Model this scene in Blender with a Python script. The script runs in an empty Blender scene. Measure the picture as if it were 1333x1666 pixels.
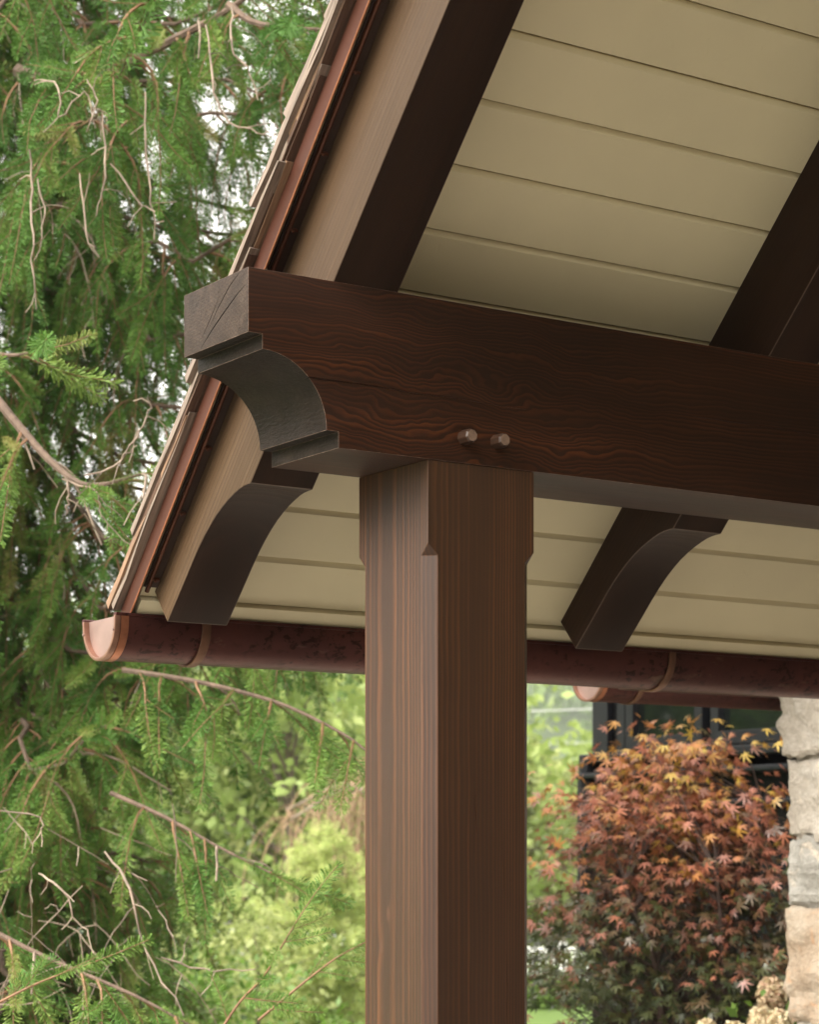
import bpy, bmesh, math, random
import numpy as np
from mathutils import Vector, Matrix
R = math.radians
rng = np.random.default_rng(11)
random.seed(11)
scene = bpy.context.scene
col = scene.collection

# ------------------------------------------------------------------ camera
YAW = R(56.33)                                   # view direction, measured from the beam's axis (+X)
FPX, U0, V0 = 3536.5, 666.5, 1388.0              # focal length and horizon in the photograph's pixels
FW = np.array([math.cos(YAW), math.sin(YAW), 0.0])
RT = np.array([math.sin(YAW), -math.cos(YAW), 0.0])
CAM = np.array([-1.9144, -3.394, 1.6])
ZT = 2.6486                                      # top of the tie beam
cam_d = bpy.data.cameras.new('camera')
cam = bpy.data.objects.new('camera', cam_d)
col.objects.link(cam)
cam.location = CAM
cam.rotation_euler = (math.pi / 2, 0, YAW - math.pi / 2)
cam_d.sensor_fit = 'VERTICAL'
cam_d.sensor_height = 36.0
cam_d.lens = FPX / 1666 * 36
cam_d.shift_y = (V0 - 833) / 1666
cam_d.clip_start, cam_d.clip_end = 0.05, 5000
cam_d.dof.use_dof = True
cam_d.dof.focus_distance = 4.15
cam_d.dof.aperture_fstop = 7.5
scene.camera = cam

def at(u, v, d):
    """the point that lies d metres ahead of the camera behind a photograph pixel"""
    return CAM + d * (FW + RT * (u - U0) / FPX + np.array([0, 0, 1]) * (V0 - v) / FPX)
def flat(u, d, z=0.0):
    p = at(u, V0, d); p[2] = z
    return p

# ------------------------------------------------------------------ sky, sun, exposure
SUN_EL, SUN_AZ = R(37), R(184)                   # azimuth counted from +X towards +Y
world = bpy.data.worlds.new('World'); scene.world = world
world.use_nodes = True
wn, wl = world.node_tree.nodes, world.node_tree.links
wn.clear()
w_out = wn.new('ShaderNodeOutputWorld'); w_bg = wn.new('ShaderNodeBackground')
sky = wn.new('ShaderNodeTexSky'); sky.sky_type = 'NISHITA'; sky.sun_disc = False
sky.sun_elevation = SUN_EL; sky.sun_rotation = math.pi / 2 - SUN_AZ
sky.air_density, sky.dust_density = 1.0, 3.0
w_mix = wn.new('ShaderNodeMix'); w_mix.data_type = 'RGBA'
w_mix.inputs[0].default_value = 0.86             # a closed cloud layer lies over the clear sky
w_mix.inputs[7].default_value = (11.0, 10.45, 9.5, 1)
wl.new(sky.outputs[0], w_mix.inputs[6]); wl.new(w_mix.outputs[2], w_bg.inputs[0])
w_bg.inputs[1].default_value = 0.1
wl.new(w_bg.outputs[0], w_out.inputs[0])
sun_d = bpy.data.lights.new('sun', 'SUN'); sun_d.energy = 2.6; sun_d.angle = R(36); sun_d.color = (1, .95, .87)
sun = bpy.data.objects.new('sun', sun_d); col.objects.link(sun)
sd = Vector((math.cos(SUN_EL) * math.cos(SUN_AZ), math.cos(SUN_EL) * math.sin(SUN_AZ), math.sin(SUN_EL)))
sun.rotation_euler = sd.to_track_quat('Z', 'Y').to_euler()
sun.location = (-6, 3, 9)
scene.view_settings.view_transform = 'Standard'
scene.view_settings.look = 'None'
scene.view_settings.gamma = 1
scene.view_settings.use_curve_mapping = False
scene.view_settings.exposure = 1.62
scene.cycles.use_denoising = True
scene.cycles.max_bounces = 8
scene.cycles.diffuse_bounces = 5
scene.cycles.glossy_bounces = 3
scene.cycles.transparent_max_bounces = 8
scene.cycles.sample_clamp_indirect = 6

# ------------------------------------------------------------------ helpers
def tag(o, label=None, cat=None, group=None, kind=None):
    if label: o['label'] = label
    if cat: o['category'] = cat
    if group: o['group'] = group
    if kind: o['kind'] = kind
    return o
def empty(name, loc, rz=0.0):
    o = bpy.data.objects.new(name, None); col.objects.link(o)
    o.location = loc; o.rotation_euler = (0, 0, rz); o.empty_display_size = .1
    return o
def link(name, me, parent=None, loc=(0, 0, 0)):
    o = bpy.data.objects.new(name, me); col.objects.link(o)
    o.location = loc
    if parent: o.parent = parent
    return o

class MB:
    """collects faces, then links them as one mesh object"""
    def __init__(self): self.v, self.f, self.m = [], [], []
    def add(self, vs, fs, mi=0):
        b = len(self.v); self.v += [tuple(map(float, p)) for p in vs]
        self.f += [tuple(b + i for i in f) for f in fs]; self.m += [mi] * len(fs)
    def box(self, a, b, mi=0):
        (x0, y0, z0), (x1, y1, z1) = a, b
        self.add([(x0, y0, z0), (x1, y0, z0), (x1, y1, z0), (x0, y1, z0), (x0, y0, z1), (x1, y0, z1), (x1, y1, z1), (x0, y1, z1)],
                 [(0, 3, 2, 1), (4, 5, 6, 7), (0, 1, 5, 4), (1, 2, 6, 5), (2, 3, 7, 6), (3, 0, 4, 7)], mi)
    def tube(self, pts, rad, n=6, mi=0, caps=True):
        pts = [np.array(p, float) for p in pts]
        rad = rad if hasattr(rad, '__len__') else [rad] * len(pts)
        vs, fs, prev = [], [], None
        for i, p in enumerate(pts):
            t = pts[min(i + 1, len(pts) - 1)] - pts[max(i - 1, 0)]
            t = t / (np.linalg.norm(t) + 1e-9)
            if prev is None:
                a = np.cross(t, (0, 0, 1) if abs(t[2]) < .9 else (1, 0, 0))
            else:
                a = prev - t * (prev @ t)
            a = a / (np.linalg.norm(a) + 1e-9); prev = a; b = np.cross(t, a)
            for k in range(n):
                w = 2 * math.pi * k / n
                vs.append(p + (a * math.cos(w) + b * math.sin(w)) * rad[i])
        for i in range(len(pts) - 1):
            for k in range(n):
                k2 = (k + 1) % n
                fs.append((i * n + k, i * n + k2, (i + 1) * n + k2, (i + 1) * n + k))
        if caps:
            fs.append(tuple(range(n - 1, -1, -1))); e = (len(pts) - 1) * n
            fs.append(tuple(e + k for k in range(n)))
        self.add(vs, fs, mi)
    def prism(self, prof, d0, d1, fn, mi=0, cap_mi=None):
        """a closed 2-D outline pushed from d0 to d1; fn(a, b, d) gives the point"""
        n = len(prof)
        vs = [fn(a, b, d0) for a, b in prof] + [fn(a, b, d1) for a, b in prof]
        self.add(vs, [(i, (i + 1) % n, n + (i + 1) % n, n + i) for i in range(n)], mi)
        self.add(vs, [tuple(range(n - 1, -1, -1)), tuple(range(n, 2 * n))], mi if cap_mi is None else cap_mi)
    def mesh(self, name, mats, off=(0, 0, 0), smooth=False, bevel=0.0, bevel_mi=None, fix=True):
        me = bpy.data.meshes.new(name)
        off = np.array(off, float)
        me.from_pydata([tuple(np.array(p) - off) for p in self.v], [], self.f)
        mats = mats if isinstance(mats, (list, tuple)) else [mats]
        for m in mats: me.materials.append(m)
        me.polygons.foreach_set('material_index', self.m)
        if fix or bevel:
            bm = bmesh.new(); bm.from_mesh(me)
            bmesh.ops.remove_doubles(bm, verts=bm.verts, dist=1e-5)
            bmesh.ops.recalc_face_normals(bm, faces=bm.faces)
            if bevel:
                ed = [e for e in bm.edges if len(e.link_faces) == 2 and e.calc_face_angle(0) > R(28)]
                bmesh.ops.bevel(bm, geom=ed, offset=bevel, segments=2, profile=.6, affect='EDGES',
                                material=-1 if bevel_mi is None else bevel_mi, clamp_overlap=True)
            bm.to_mesh(me); bm.free()
        if smooth:
            me.polygons.foreach_set('use_smooth', [True] * len(me.polygons))
            me.set_sharp_from_angle(angle=R(32))
        me.update()
        return me
    def build(self, name, mats, parent=None, loc=None, **kw):
        """mesh given in world coordinates; loc = where the object's (or its parent's) origin lies"""
        off = loc if loc is not None else (parent.location if parent else (0, 0, 0))
        me = self.mesh(name, mats, off, **kw)
        return link(name, me, parent, (0, 0, 0) if parent else off)

def raw_mesh(name, verts, faces, mats, mat_idx=None, tint=None, smooth=False):
    """fast path for foliage: numpy arrays, triangles or quads"""
    me = bpy.data.meshes.new(name)
    verts = np.asarray(verts, np.float32); faces = np.asarray(faces, np.int32)
    k = faces.shape[1]
    me.vertices.add(len(verts)); me.vertices.foreach_set('co', verts.ravel())
    me.loops.add(faces.size); me.loops.foreach_set('vertex_index', faces.ravel())
    me.polygons.add(len(faces))
    me.polygons.foreach_set('loop_start', np.arange(0, faces.size, k, dtype=np.int32))
    for m in (mats if isinstance(mats, (list, tuple)) else [mats]): me.materials.append(m)
    if mat_idx is not None: me.polygons.foreach_set('material_index', np.asarray(mat_idx, np.int32))
    if tint is not None:
        at_ = me.attributes.new('tint', 'FLOAT', 'POINT'); at_.data.foreach_set('value', np.asarray(tint, np.float32))
    if smooth: me.polygons.foreach_set('use_smooth', np.ones(len(faces), bool))
    me.update(calc_edges=True); me.validate()
    return me

# ------------------------------------------------------------------ materials
class NT:
    def __init__(self, name):
        self.m = bpy.data.materials.new(name); self.m.use_nodes = True
        self.t = self.m.node_tree; self.n = self.t.nodes; self.l = self.t.links
        self.b = self.n['Principled BSDF']
    def node(self, kind, **kw):
        n = self.n.new(kind)
        for k, v in kw.items(): setattr(n, k, v)
        return n
    def put(self, sock, val):
        if isinstance(val, bpy.types.NodeSocket): self.l.new(val, sock)
        elif val is not None: sock.default_value = val
    def math(self, op, a, b=None, c=None, clamp=False):
        n = self.node('ShaderNodeMath', operation=op, use_clamp=clamp)
        for i, v in enumerate((a, b, c)): 
            if v is not None: self.put(n.inputs[i], v)
        return n.outputs[0]
    def vmath(self, op, a, b=None):
        n = self.node('ShaderNodeVectorMath', operation=op)
        self.put(n.inputs[0], a)
        if b is not None: self.put(n.inputs[1], b)
        return n.outputs['Value'] if op in ('LENGTH', 'DOT_PRODUCT') else n.outputs[0]
    def noise(self, vec, scale, detail=3, rough=.55, dist=0.0):
        n = self.node('ShaderNodeTexNoise'); self.put(n.inputs['Vector'], vec)
        n.inputs['Scale'].default_value = scale; n.inputs['Detail'].default_value = detail
        n.inputs['Roughness'].default_value = rough; n.inputs['Distortion'].default_value = dist
        return n.outputs['Fac']
    def noisec(self, vec, scale, detail=2):
        n = self.node('ShaderNodeTexNoise'); self.put(n.inputs['Vector'], vec)
        n.inputs['Scale'].default_value = scale; n.inputs['Detail'].default_value = detail
        return n.outputs['Color']
    def mapping(self, vec, scale=(1, 1, 1), loc=(0, 0, 0), rot=(0, 0, 0)):
        n = self.node('ShaderNodeMapping'); self.put(n.inputs[0], vec)
        n.inputs['Scale'].default_value = scale; n.inputs['Location'].default_value = loc; n.inputs['Rotation'].default_value = rot
        return n.outputs[0]
    def ramp(self, fac, stops, interp='LINEAR'):
        n = self.node('ShaderNodeValToRGB'); self.put(n.inputs[0], fac)
        e = n.color_ramp.elements; n.color_ramp.interpolation = interp
        while len(e) < len(stops): e.new(.5)
        for q, (p, c) in zip(e, stops):
            q.position = p; q.color = (c, c, c, 1) if isinstance(c, (int, float)) else (*c, 1)
        return n.outputs[0]
    def mix(self, fac, a, b, mode='MIX'):
        n = self.node('ShaderNodeMix', data_type='RGBA', blend_type=mode); n.clamp_factor = True
        self.put(n.inputs[0], fac)
        self.put(n.inputs[6], (*a, 1) if isinstance(a, tuple) else a); self.put(n.inputs[7], (*b, 1) if isinstance(b, tuple) else b)
        return n.outputs[2]
    def bump(self, h, strength=.3, dist=.01, prev=None):
        n = self.node('ShaderNodeBump'); n.inputs['Strength'].default_value = strength
        n.inputs['Distance'].default_value = dist; self.put(n.inputs['Height'], h)
        if prev is not None: self.put(n.inputs['Normal'], prev)
        return n.outputs[0]
    def obj(self): return self.node('ShaderNodeTexCoord').outputs['Object']
    def done(self, color=None, rough=None, normal=None, metal=None, spec=None):
        self.put(self.b.inputs['Base Color'], (*color, 1) if isinstance(color, tuple) else color)
        self.put(self.b.inputs['Roughness'], rough)
        if normal is not None: self.put(self.b.inputs['Normal'], normal)
        if metal is not None: self.put(self.b.inputs['Metallic'], metal)
        if spec is not None: self.put(self.b.inputs['Specular IOR Level'], spec)
        return self.m

def wood(name, axis, pith, freq, dark, light, line=.35, warp=.012, warp_scale=2.2, long_scale=.18, rough=.42, seed=0.0,
         bump=.25, mottle=.5, grow=1.0, spec=.4, coat=0.0, rot=None, fiber=.35, figure=None, irr=.016, knots=()):
    """stained softwood: growth rings round a pith line, drawn out along the grain.
    axis = the grain's direction in the object's own coordinates."""
    t = NT(name); o = t.obj()
    if rot is not None: o = t.mapping(o, rot=rot)
    sep = t.node('ShaderNodeSeparateXYZ'); t.put(sep.inputs[0], o)
    order = {'X': (1, 2, 0), 'Y': (0, 2, 1), 'Z': (0, 1, 2)}[axis]
    cmb = t.node('ShaderNodeCombineXYZ')
    for i, k in enumerate(order): t.l.new(sep.outputs[k], cmb.inputs[i])
    g = cmb.outputs[0]                                              # grain runs along z here
    w = t.mapping(g, scale=(1, 1, long_scale), loc=(seed, seed * 1.7, seed * .6))
    nz = t.vmath('SUBTRACT', t.noisec(w, warp_scale * 4, 3), (.5, .5, .5))
    nz2 = t.vmath('SUBTRACT', t.noisec(t.mapping(g, scale=(1, 1, .5), loc=(seed + 3, 1, seed)), warp_scale * 12, 2), (.5, .5, .5))
    off = t.node('ShaderNodeVectorMath', operation='SCALE'); t.put(off.inputs[0], nz); off.inputs['Scale'].default_value = warp * 2.4
    off2 = t.node('ShaderNodeVectorMath', operation='SCALE'); t.put(off2.inputs[0], nz2); off2.inputs['Scale'].default_value = warp * .5
    p = t.vmath('ADD', t.vmath('ADD', g, off.outputs[0]), off2.outputs[0])
    p = t.vmath('SUBTRACT', p, (*pith, 0))
    p = t.vmath('MULTIPLY', p, (1, 1, 0))
    if figure:                                                      # a patch of wild, wavy grain
        fc, frad, famp, fsc = figure
        mk = t.math('DIVIDE', t.vmath('LENGTH', t.vmath('MULTIPLY', t.vmath('SUBTRACT', g, fc), (1, 1, .42))), frad)
        mk = t.ramp(mk, [(0, 1.0), (.55, .6), (1, .08)])
        fz = t.vmath('SUBTRACT', t.noisec(t.mapping(g, scale=(1, 1, .55), loc=(seed, 4, 2)), fsc, 3), (.5, .5, .5))
        fo = t.node('ShaderNodeVectorMath', operation='SCALE'); t.put(fo.inputs[0], fz); t.l.new(t.math('MULTIPLY', mk, famp), fo.inputs['Scale'])
        p = t.vmath('MULTIPLY', t.vmath('ADD', p, fo.outputs[0]), (1, 1, 0))
    r = t.vmath('LENGTH', p)
    c1 = t.node('ShaderNodeCombineXYZ'); t.l.new(t.math('MULTIPLY', r, 30.0), c1.inputs[0]); c1.inputs[1].default_value = seed
    r = t.math('ADD', r, t.math('MULTIPLY', t.math('SUBTRACT', t.noise(c1.outputs[0], 1.0, 3), .5), irr * 2))
    kmask = None
    for (kx, ky, kz, kr) in knots:                                  # grain bends round each knot
        dk = t.vmath('LENGTH', t.vmath('MULTIPLY', t.vmath('SUBTRACT', g, (kx, ky, kz)), (1 / kr, 1 / kr, .42 / kr)))
        r = t.math('ADD', r, t.math('MULTIPLY', t.ramp(t.math('DIVIDE', dk, 4.0), [(0, 1.0), (.25, .45), (.7, 0.0)]), kr * .55))
        kk = t.ramp(dk, [(.25, 1.0), (.62, .75), (1.0, 0.0)])
        kmask = kk if kmask is None else t.math('MAXIMUM', kmask, kk)
    r = t.math('POWER', t.math('MULTIPLY', r, 4.0), grow)
    rr_ = t.math('MULTIPLY', r, freq / 4.0)
    ring = t.math('FRACT', rr_)
    wn_ = t.node('ShaderNodeTexWhiteNoise', noise_dimensions='1D'); t.l.new(t.math('FLOOR', rr_), wn_.inputs['W'])
    # late wood line: slow rise, quick fall
    late = t.ramp(ring, [(0, 0.0), (max(.02, .72 - line), 0.05), (.78, 1.0), (.93, .75), (1, 0.0)])
    lv = t.noise(t.mapping(g, scale=(1, 1, .10), loc=(seed, 5, 2)), 11, 4)
    late = t.math('MULTIPLY', late, t.ramp(lv, [(.32, .12), (.66, 1.0)]))
    late = t.math('MULTIPLY', late, t.math('ADD', .3, t.math('MULTIPLY', wn_.outputs['Value'], .75)))
    fib = t.noise(t.mapping(g, scale=(1, 1, .012), loc=(seed, 0, 0)), 420, 4, .65)
    base = t.mix(late, tuple(.76 * q for q in dark), tuple(.76 * q for q in light))
    if kmask is not None: base = t.mix(t.math('MULTIPLY', kmask, .8), base, (.085, .036, .018))
    m1 = t.noise(t.mapping(g, scale=(1, 1, .25), loc=(seed + 9, 2, 1)), 7, 4)
    base = t.mix(mottle, base, t.ramp(m1, [(.25, .25), (.5, .55), (.78, 1.0)]), 'MULTIPLY')
    base = t.mix(fiber, base, t.ramp(fib, [(.3, .45), (.7, 1.25)]), 'MULTIPLY')
    rg = t.math('ADD', rough - .1, t.math('MULTIPLY', fib, .22))
    h = t.math('ADD', t.math('MULTIPLY', late, .6), t.math('MULTIPLY', fib, .6))
    nrm = t.bump(h, bump, .0016)
    m = t.done(base, rg, nrm, spec=spec)
    if coat: t.b.inputs['Coat Weight'].default_value = coat; t.b.inputs['Coat Roughness'].default_value = .28
    return m

def plain(name, color, rough=.6, metal=0.0, var=.25, scale=8, bump=.1, bscale=60, spec=None, stretch=(1, 1, 1), bdist=.003):
    t = NT(name); o = t.mapping(t.obj(), scale=stretch)
    n = t.noise(o, scale, 5, .6)
    c = t.mix(1.0, color, t.ramp(n, [(.25, 1 - var), (.75, 1 + var)]), 'MULTIPLY')
    nr = t.bump(t.noise(o, bscale, 4, .6), bump, bdist) if bump else None
    return t.done(c, rough, nr, metal, spec)

def leaf_mat(name, stops, rough=.5, trans=.35, spec=.4):
    """foliage colour picked per leaf from the 'tint' attribute; thin leaves let some light through"""
    t = NT(name); a = t.node('ShaderNodeAttribute', attribute_name='tint')
    c = t.ramp(a.outputs['Fac'], stops)
    t.done(c, rough, spec=spec)
    tr = t.node('ShaderNodeBsdfTranslucent'); t.put(tr.inputs[0], c)
    mx = t.node('ShaderNodeMixShader'); mx.inputs[0].default_value = trans
    t.l.new(t.b.outputs[0], mx.inputs[1]); t.l.new(tr.outputs[0], mx.inputs[2])
    t.l.new(mx.outputs[0], t.n['Material Output'].inputs[0])
    return t.m

M = {}

# stains and paints
DK, LT = (.053, .0208, .0084), (.185, .066, .0200)
M['post'] = wood('post_stain', 'Z', (-.175, .022), 105, DK, LT, line=.36, warp=.010, warp_scale=1.2, long_scale=.05, rough=.42, seed=1.3,
                 bump=.22, mottle=.45, grow=1.35, irr=.008, spec=.52,
                 knots=((-.125, .0154, 1.432, .0075), (-.125, .0417, 1.368, .0075), (-.125, .03, .62, .012), (.06, -.122, .75, .011)))
M['beam'] = wood('beam_stain', 'X', (.40, -.52), 175, (.032, .0120, .0058), (.118, .0350, .0112), line=.40, warp=.014, warp_scale=1.5, long_scale=.22, rough=.48,
                 seed=4.1, bump=.18, mottle=.6, grow=1.0, figure=((.0, -.17, .47), .30, .085, 9.5), irr=.006, spec=.18)
M['rafter'] = wood('rafter_stain', 'Y', (.07, .42), 95, (.034, .0158, .0085), (.060, .029, .0160), line=.5, warp=.006, warp_scale=1.0, long_scale=.05,
                   rough=.5, seed=7.7, bump=.5, mottle=.5, spec=.13)
M['rafter_out'] = wood('skylit_rafter_face', 'Y', (.07, .42), 95, (.102, .059, .0310), (.180, .112, .061), line=.5, warp=.006, warp_scale=1.0, long_scale=.05,
                       rough=.46, seed=7.7, bump=.7, mottle=.5, spec=.25)  # paler copy of the rafter stain, sky light put into its colour
M['end'] = None
def endgrain():
    t = NT('weathered_end_grain'); o = t.obj()
    n1 = t.noise(o, 26, 5, .6); n2 = t.noise(t.mapping(o, scale=(1, 1, 5)), 60, 4, .65)
    v = t.node('ShaderNodeTexVoronoi', feature='DISTANCE_TO_EDGE'); t.put(v.inputs['Vector'], t.vmath('ADD', o, t.noisec(o, 9, 3)))
    v.inputs['Scale'].default_value = 26
    cr = t.ramp(v.outputs['Distance'], [(.0, .6), (.05, 1.0)])
    c = t.ramp(n1, [(.3, (.024, .0145, .0095)), (.55, (.041, .0255, .0172)), (.75, (.066, .044, .032))])
    rg = t.vmath('LENGTH', t.vmath('MULTIPLY', t.vmath('SUBTRACT', t.vmath('ADD', o, t.vmath('MULTIPLY', t.noisec(o, 14, 3), (.012, .012, .012))), (0, .40, -.52)), (0, 1, 1)))
    rg = t.ramp(t.math('FRACT', t.math('MULTIPLY', rg, 150.0)), [(0, .75), (.7, 1.1), (1, .75)])
    c = t.mix(.8, c, rg, 'MULTIPLY')
    c = t.mix(.6, c, t.ramp(n2, [(.3, .55), (.7, 1.25)]), 'MULTIPLY'); c = t.mix(.5, c, cr, 'MULTIPLY')
    h = t.math('ADD', t.math('MULTIPLY', n2, .6), t.math('MULTIPLY', cr, .5))
    return t.done(c, .55, t.bump(h, .9, .003), spec=.2)
M['end'] = endgrain()
def worn():
    t = NT('worn_edge'); o = t.obj(); n = t.noise(o, 55, 4, .7)
    c = t.ramp(n, [(.42, (.06, .030, .018)), (.58, (.16, .10, .07)), (.70, (.38, .30, .24))])
    return t.done(c, .55, t.bump(t.noise(o, 200, 3), .4, .002))
M['worn'] = worn()
def paint():
    t = NT('olive_cream_paint'); o = t.obj()
    n = t.noise(o, 2.2, 4); f = t.noise(t.mapping(o, scale=(.05, 1, 1)), 130, 4, .6)
    dn = t.noise(o, 38, 2)
    oi = t.node('ShaderNodeObjectInfo')
    c = t.mix(1.0, (.640, .580, .398), t.ramp(n, [(.3, .92), (.7, 1.06)]), 'MULTIPLY')
    c = t.mix(1.0, c, t.ramp(oi.outputs['Random'], [(0, .94), (1, 1.04)]), 'MULTIPLY')
    h = t.math('ADD', t.math('MULTIPLY', f, .35), t.math('MULTIPLY', t.ramp(dn, [(.66, 0.0), (.74, 1.0)]), .5))
    return t.done(c, .42, t.bump(h, .3, .002))
M['paint'] = paint()
def copper_old():
    t = NT('brown_patina_copper'); o = t.obj()
    n = t.noise(o, 5, 4); sp = t.noise(t.mapping(o, scale=(.7, 1, 1)), 62, 6, .66, .5)
    zz = t.node('ShaderNodeSeparateXYZ'); t.put(zz.inputs[0], o)
    spot = t.math('MULTIPLY', t.ramp(sp, [(.53, 0.0), (.59, .92)]), t.ramp(t.noise(o, 7, 3), [(.42, 0.0), (.55, 1.0)]))
    gr = t.noise(t.mapping(o, scale=(.4, 1, 1)), 22, 5, .6)
    c = t.ramp(n, [(.3, (.055, .0185, .017)), (.7, (.092, .030, .025))])
    c = t.mix(spot, c, (.022, .007, .006))
    c = t.mix(t.math('MULTIPLY', t.ramp(gr, [(.62, 0.0), (.72, 1.0)]), .35), c, (.24, .17, .12))
    rg = t.math('ADD', .34, t.math('MULTIPLY', sp, .22))
    return t.done(c, rg, t.bump(n, .06, .01), .72)
M['copper_old'] = copper_old()
M['copper_drip'] = plain('red_brown_copper', (.070, .0215, .011), .48, .35, .3, 9, .05, 40, stretch=(1, .15, 1))
M['copper_new'] = plain('bare_pink_copper', (.29, .20, .175), .5, .6, .18, 14, .05, 60)
M['copper_mid'] = plain('tarnished_copper', (.36, .15, .085), .42, .85, .35, 20, .06, 60)
M['shake_grey'] = plain('weathered_shake', (.185, .142, .112), .8, 0, .55, 150, .7, 300, stretch=(1, .05, 1))
M['shake_tan'] = plain('split_cedar_shake', (.21, .125, .075), .75, 0, .55, 150, .7, 300, stretch=(1, .05, 1))
M['shake_dark'] = plain('dark_cedar_shake', (.070, .036, .021), .7, 0, .55, 150, .7, 300, stretch=(1, .05, 1))
M['trim_dark'] = plain('dark_trim_and_shade', (.036, .019, .013), .5, 0, .3, 10, .2, 160, stretch=(1, .1, 1))
M['deck'] = plain('roof_sheathing', (.22, .16, .10), .8)

# ------------------------------------------------------------------ setting: ground, patio, water, far hill
def ground_z(p):
    d = (p[0] - CAM[0]) * FW[0] + (p[1] - CAM[1]) * FW[1]
    if d < 21: return 0.0
    if d < 130: return -5.6 * (1 - math.cos(math.pi * min(1, (d - 21) / 105))) / 2
    return -5.6
def smoothstep(a, b, x):
    x = np.clip((x - a) / (b - a), 0, 1); return x * x * (3 - 2 * x)
def ground():
    t = NT('grass_ground'); o = t.obj()
    n = t.noise(o, .35, 4); n2 = t.noise(o, 9, 4, .7)
    c = t.ramp(n, [(.3, (.070, .125, .026)), (.6, (.105, .165, .036)), (.8, (.14, .17, .05))])
    c = t.mix(.5, c, t.ramp(n2, [(.3, .6), (.7, 1.25)]), 'MULTIPLY')
    m = t.done(c, .9, t.bump(n2, .6, .03), spec=.2)
    ds = np.concatenate([np.linspace(-40, 20, 25), np.linspace(22, 130, 55), np.array([160, 220, 300, 420, 600, 900, 1500, 2600])])
    ls = np.concatenate([-np.array([1500, 600, 250, 120, 80]), np.linspace(-60, 60, 41), np.array([80, 120, 250, 600, 1500])])
    V, Fc = [], []
    for d in ds:
        for l in ls:
            p = CAM + FW * d + RT * l
            V.append((p[0], p[1], ground_z(p)))
    nl = len(ls)
    for i in range(len(ds) - 1):
        for j in range(nl - 1):
            Fc.append((i * nl + j, i * nl + j + 1, (i + 1) * nl + j + 1, (i + 1) * nl + j))
    me = raw_mesh('ground', V, Fc, m, smooth=True)
    me.flip_normals() if me.polygons[0].normal.z < 0 else None
    tag(link('ground', me), kind='structure')
ground()
b = MB()
b.box((-7.0, -9.0, -.2), (4.98, .95, .05))
M['patio'] = plain('patio_stone', (.19, .17, .145), .8, 0, .25, 3, .3, 40)
tag(b.build('patio', M['patio'], bevel=.01), kind='structure')
M['bounce_ground'] = plain('bounce_gravel', (.52, .475, .405), .9, 0, .25, 60, .6, 90)
b = MB(); b.box((-6.0, .96, -.2), (4.98, 3.9, .045))
tag(b.build('path', M['bounce_ground'], bevel=.01), kind='structure')  # unseen pale strip added to bounce light onto the lower soffit
def lake():
    t = NT('lake_water'); o = t.obj()
    m = t.done((.05, .085, .08), .18, t.bump(t.noise(t.mapping(o, scale=(1, 1, 1)), .9, 3), .12, .2), spec=.6)
    pts = [CAM + FW * d + RT * l for d, l in ((135, -260), (135, 260), (330, 400), (330, -400))]
    b = MB(); b.add([(p[0], p[1], -5.4) for p in pts], [(0, 1, 2, 3)])
    tag(b.build('lake', m), kind='structure')
lake()
def hill_h(l, d):
    crest = 44 + 9 * np.sin(l / 62 + .7) + 6 * np.sin(l / 27 + 2) + .035 * l
    return -5.8 + crest * smoothstep(285, 430, d) * (1 - .4 * smoothstep(430, 900, d))
def hill():
    ds, ls = np.linspace(280, 900, 40), np.linspace(-600, 600, 90)
    V = []
    for d in ds:
        for l in ls:
            p = CAM + FW * d + RT * l
            V.append((p[0], p[1], hill_h(l, d) + 1.2 * math.sin(l * .21 + d * .05)))
    n = len(ls)
    Fc = [(i * n + j, i * n + j + 1, (i + 1) * n + j + 1, (i + 1) * n + j) for i in range(len(ds) - 1) for j in range(n - 1)]
    m = plain('hill_ground', (.055, .085, .03), .95, 0, .4, .05, 0)
    tag(link('hill', raw_mesh('hill', V, Fc, m, smooth=True)), kind='structure')
hill()

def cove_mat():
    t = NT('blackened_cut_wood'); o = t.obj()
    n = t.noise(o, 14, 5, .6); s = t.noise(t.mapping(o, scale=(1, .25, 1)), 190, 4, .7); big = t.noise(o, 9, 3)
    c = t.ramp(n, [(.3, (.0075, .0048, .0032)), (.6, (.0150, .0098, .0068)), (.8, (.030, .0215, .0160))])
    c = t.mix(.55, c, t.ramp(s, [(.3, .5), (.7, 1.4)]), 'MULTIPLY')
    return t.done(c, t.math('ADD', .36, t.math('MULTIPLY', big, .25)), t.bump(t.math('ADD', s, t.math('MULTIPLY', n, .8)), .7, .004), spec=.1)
M['cove'] = cove_mat()

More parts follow.
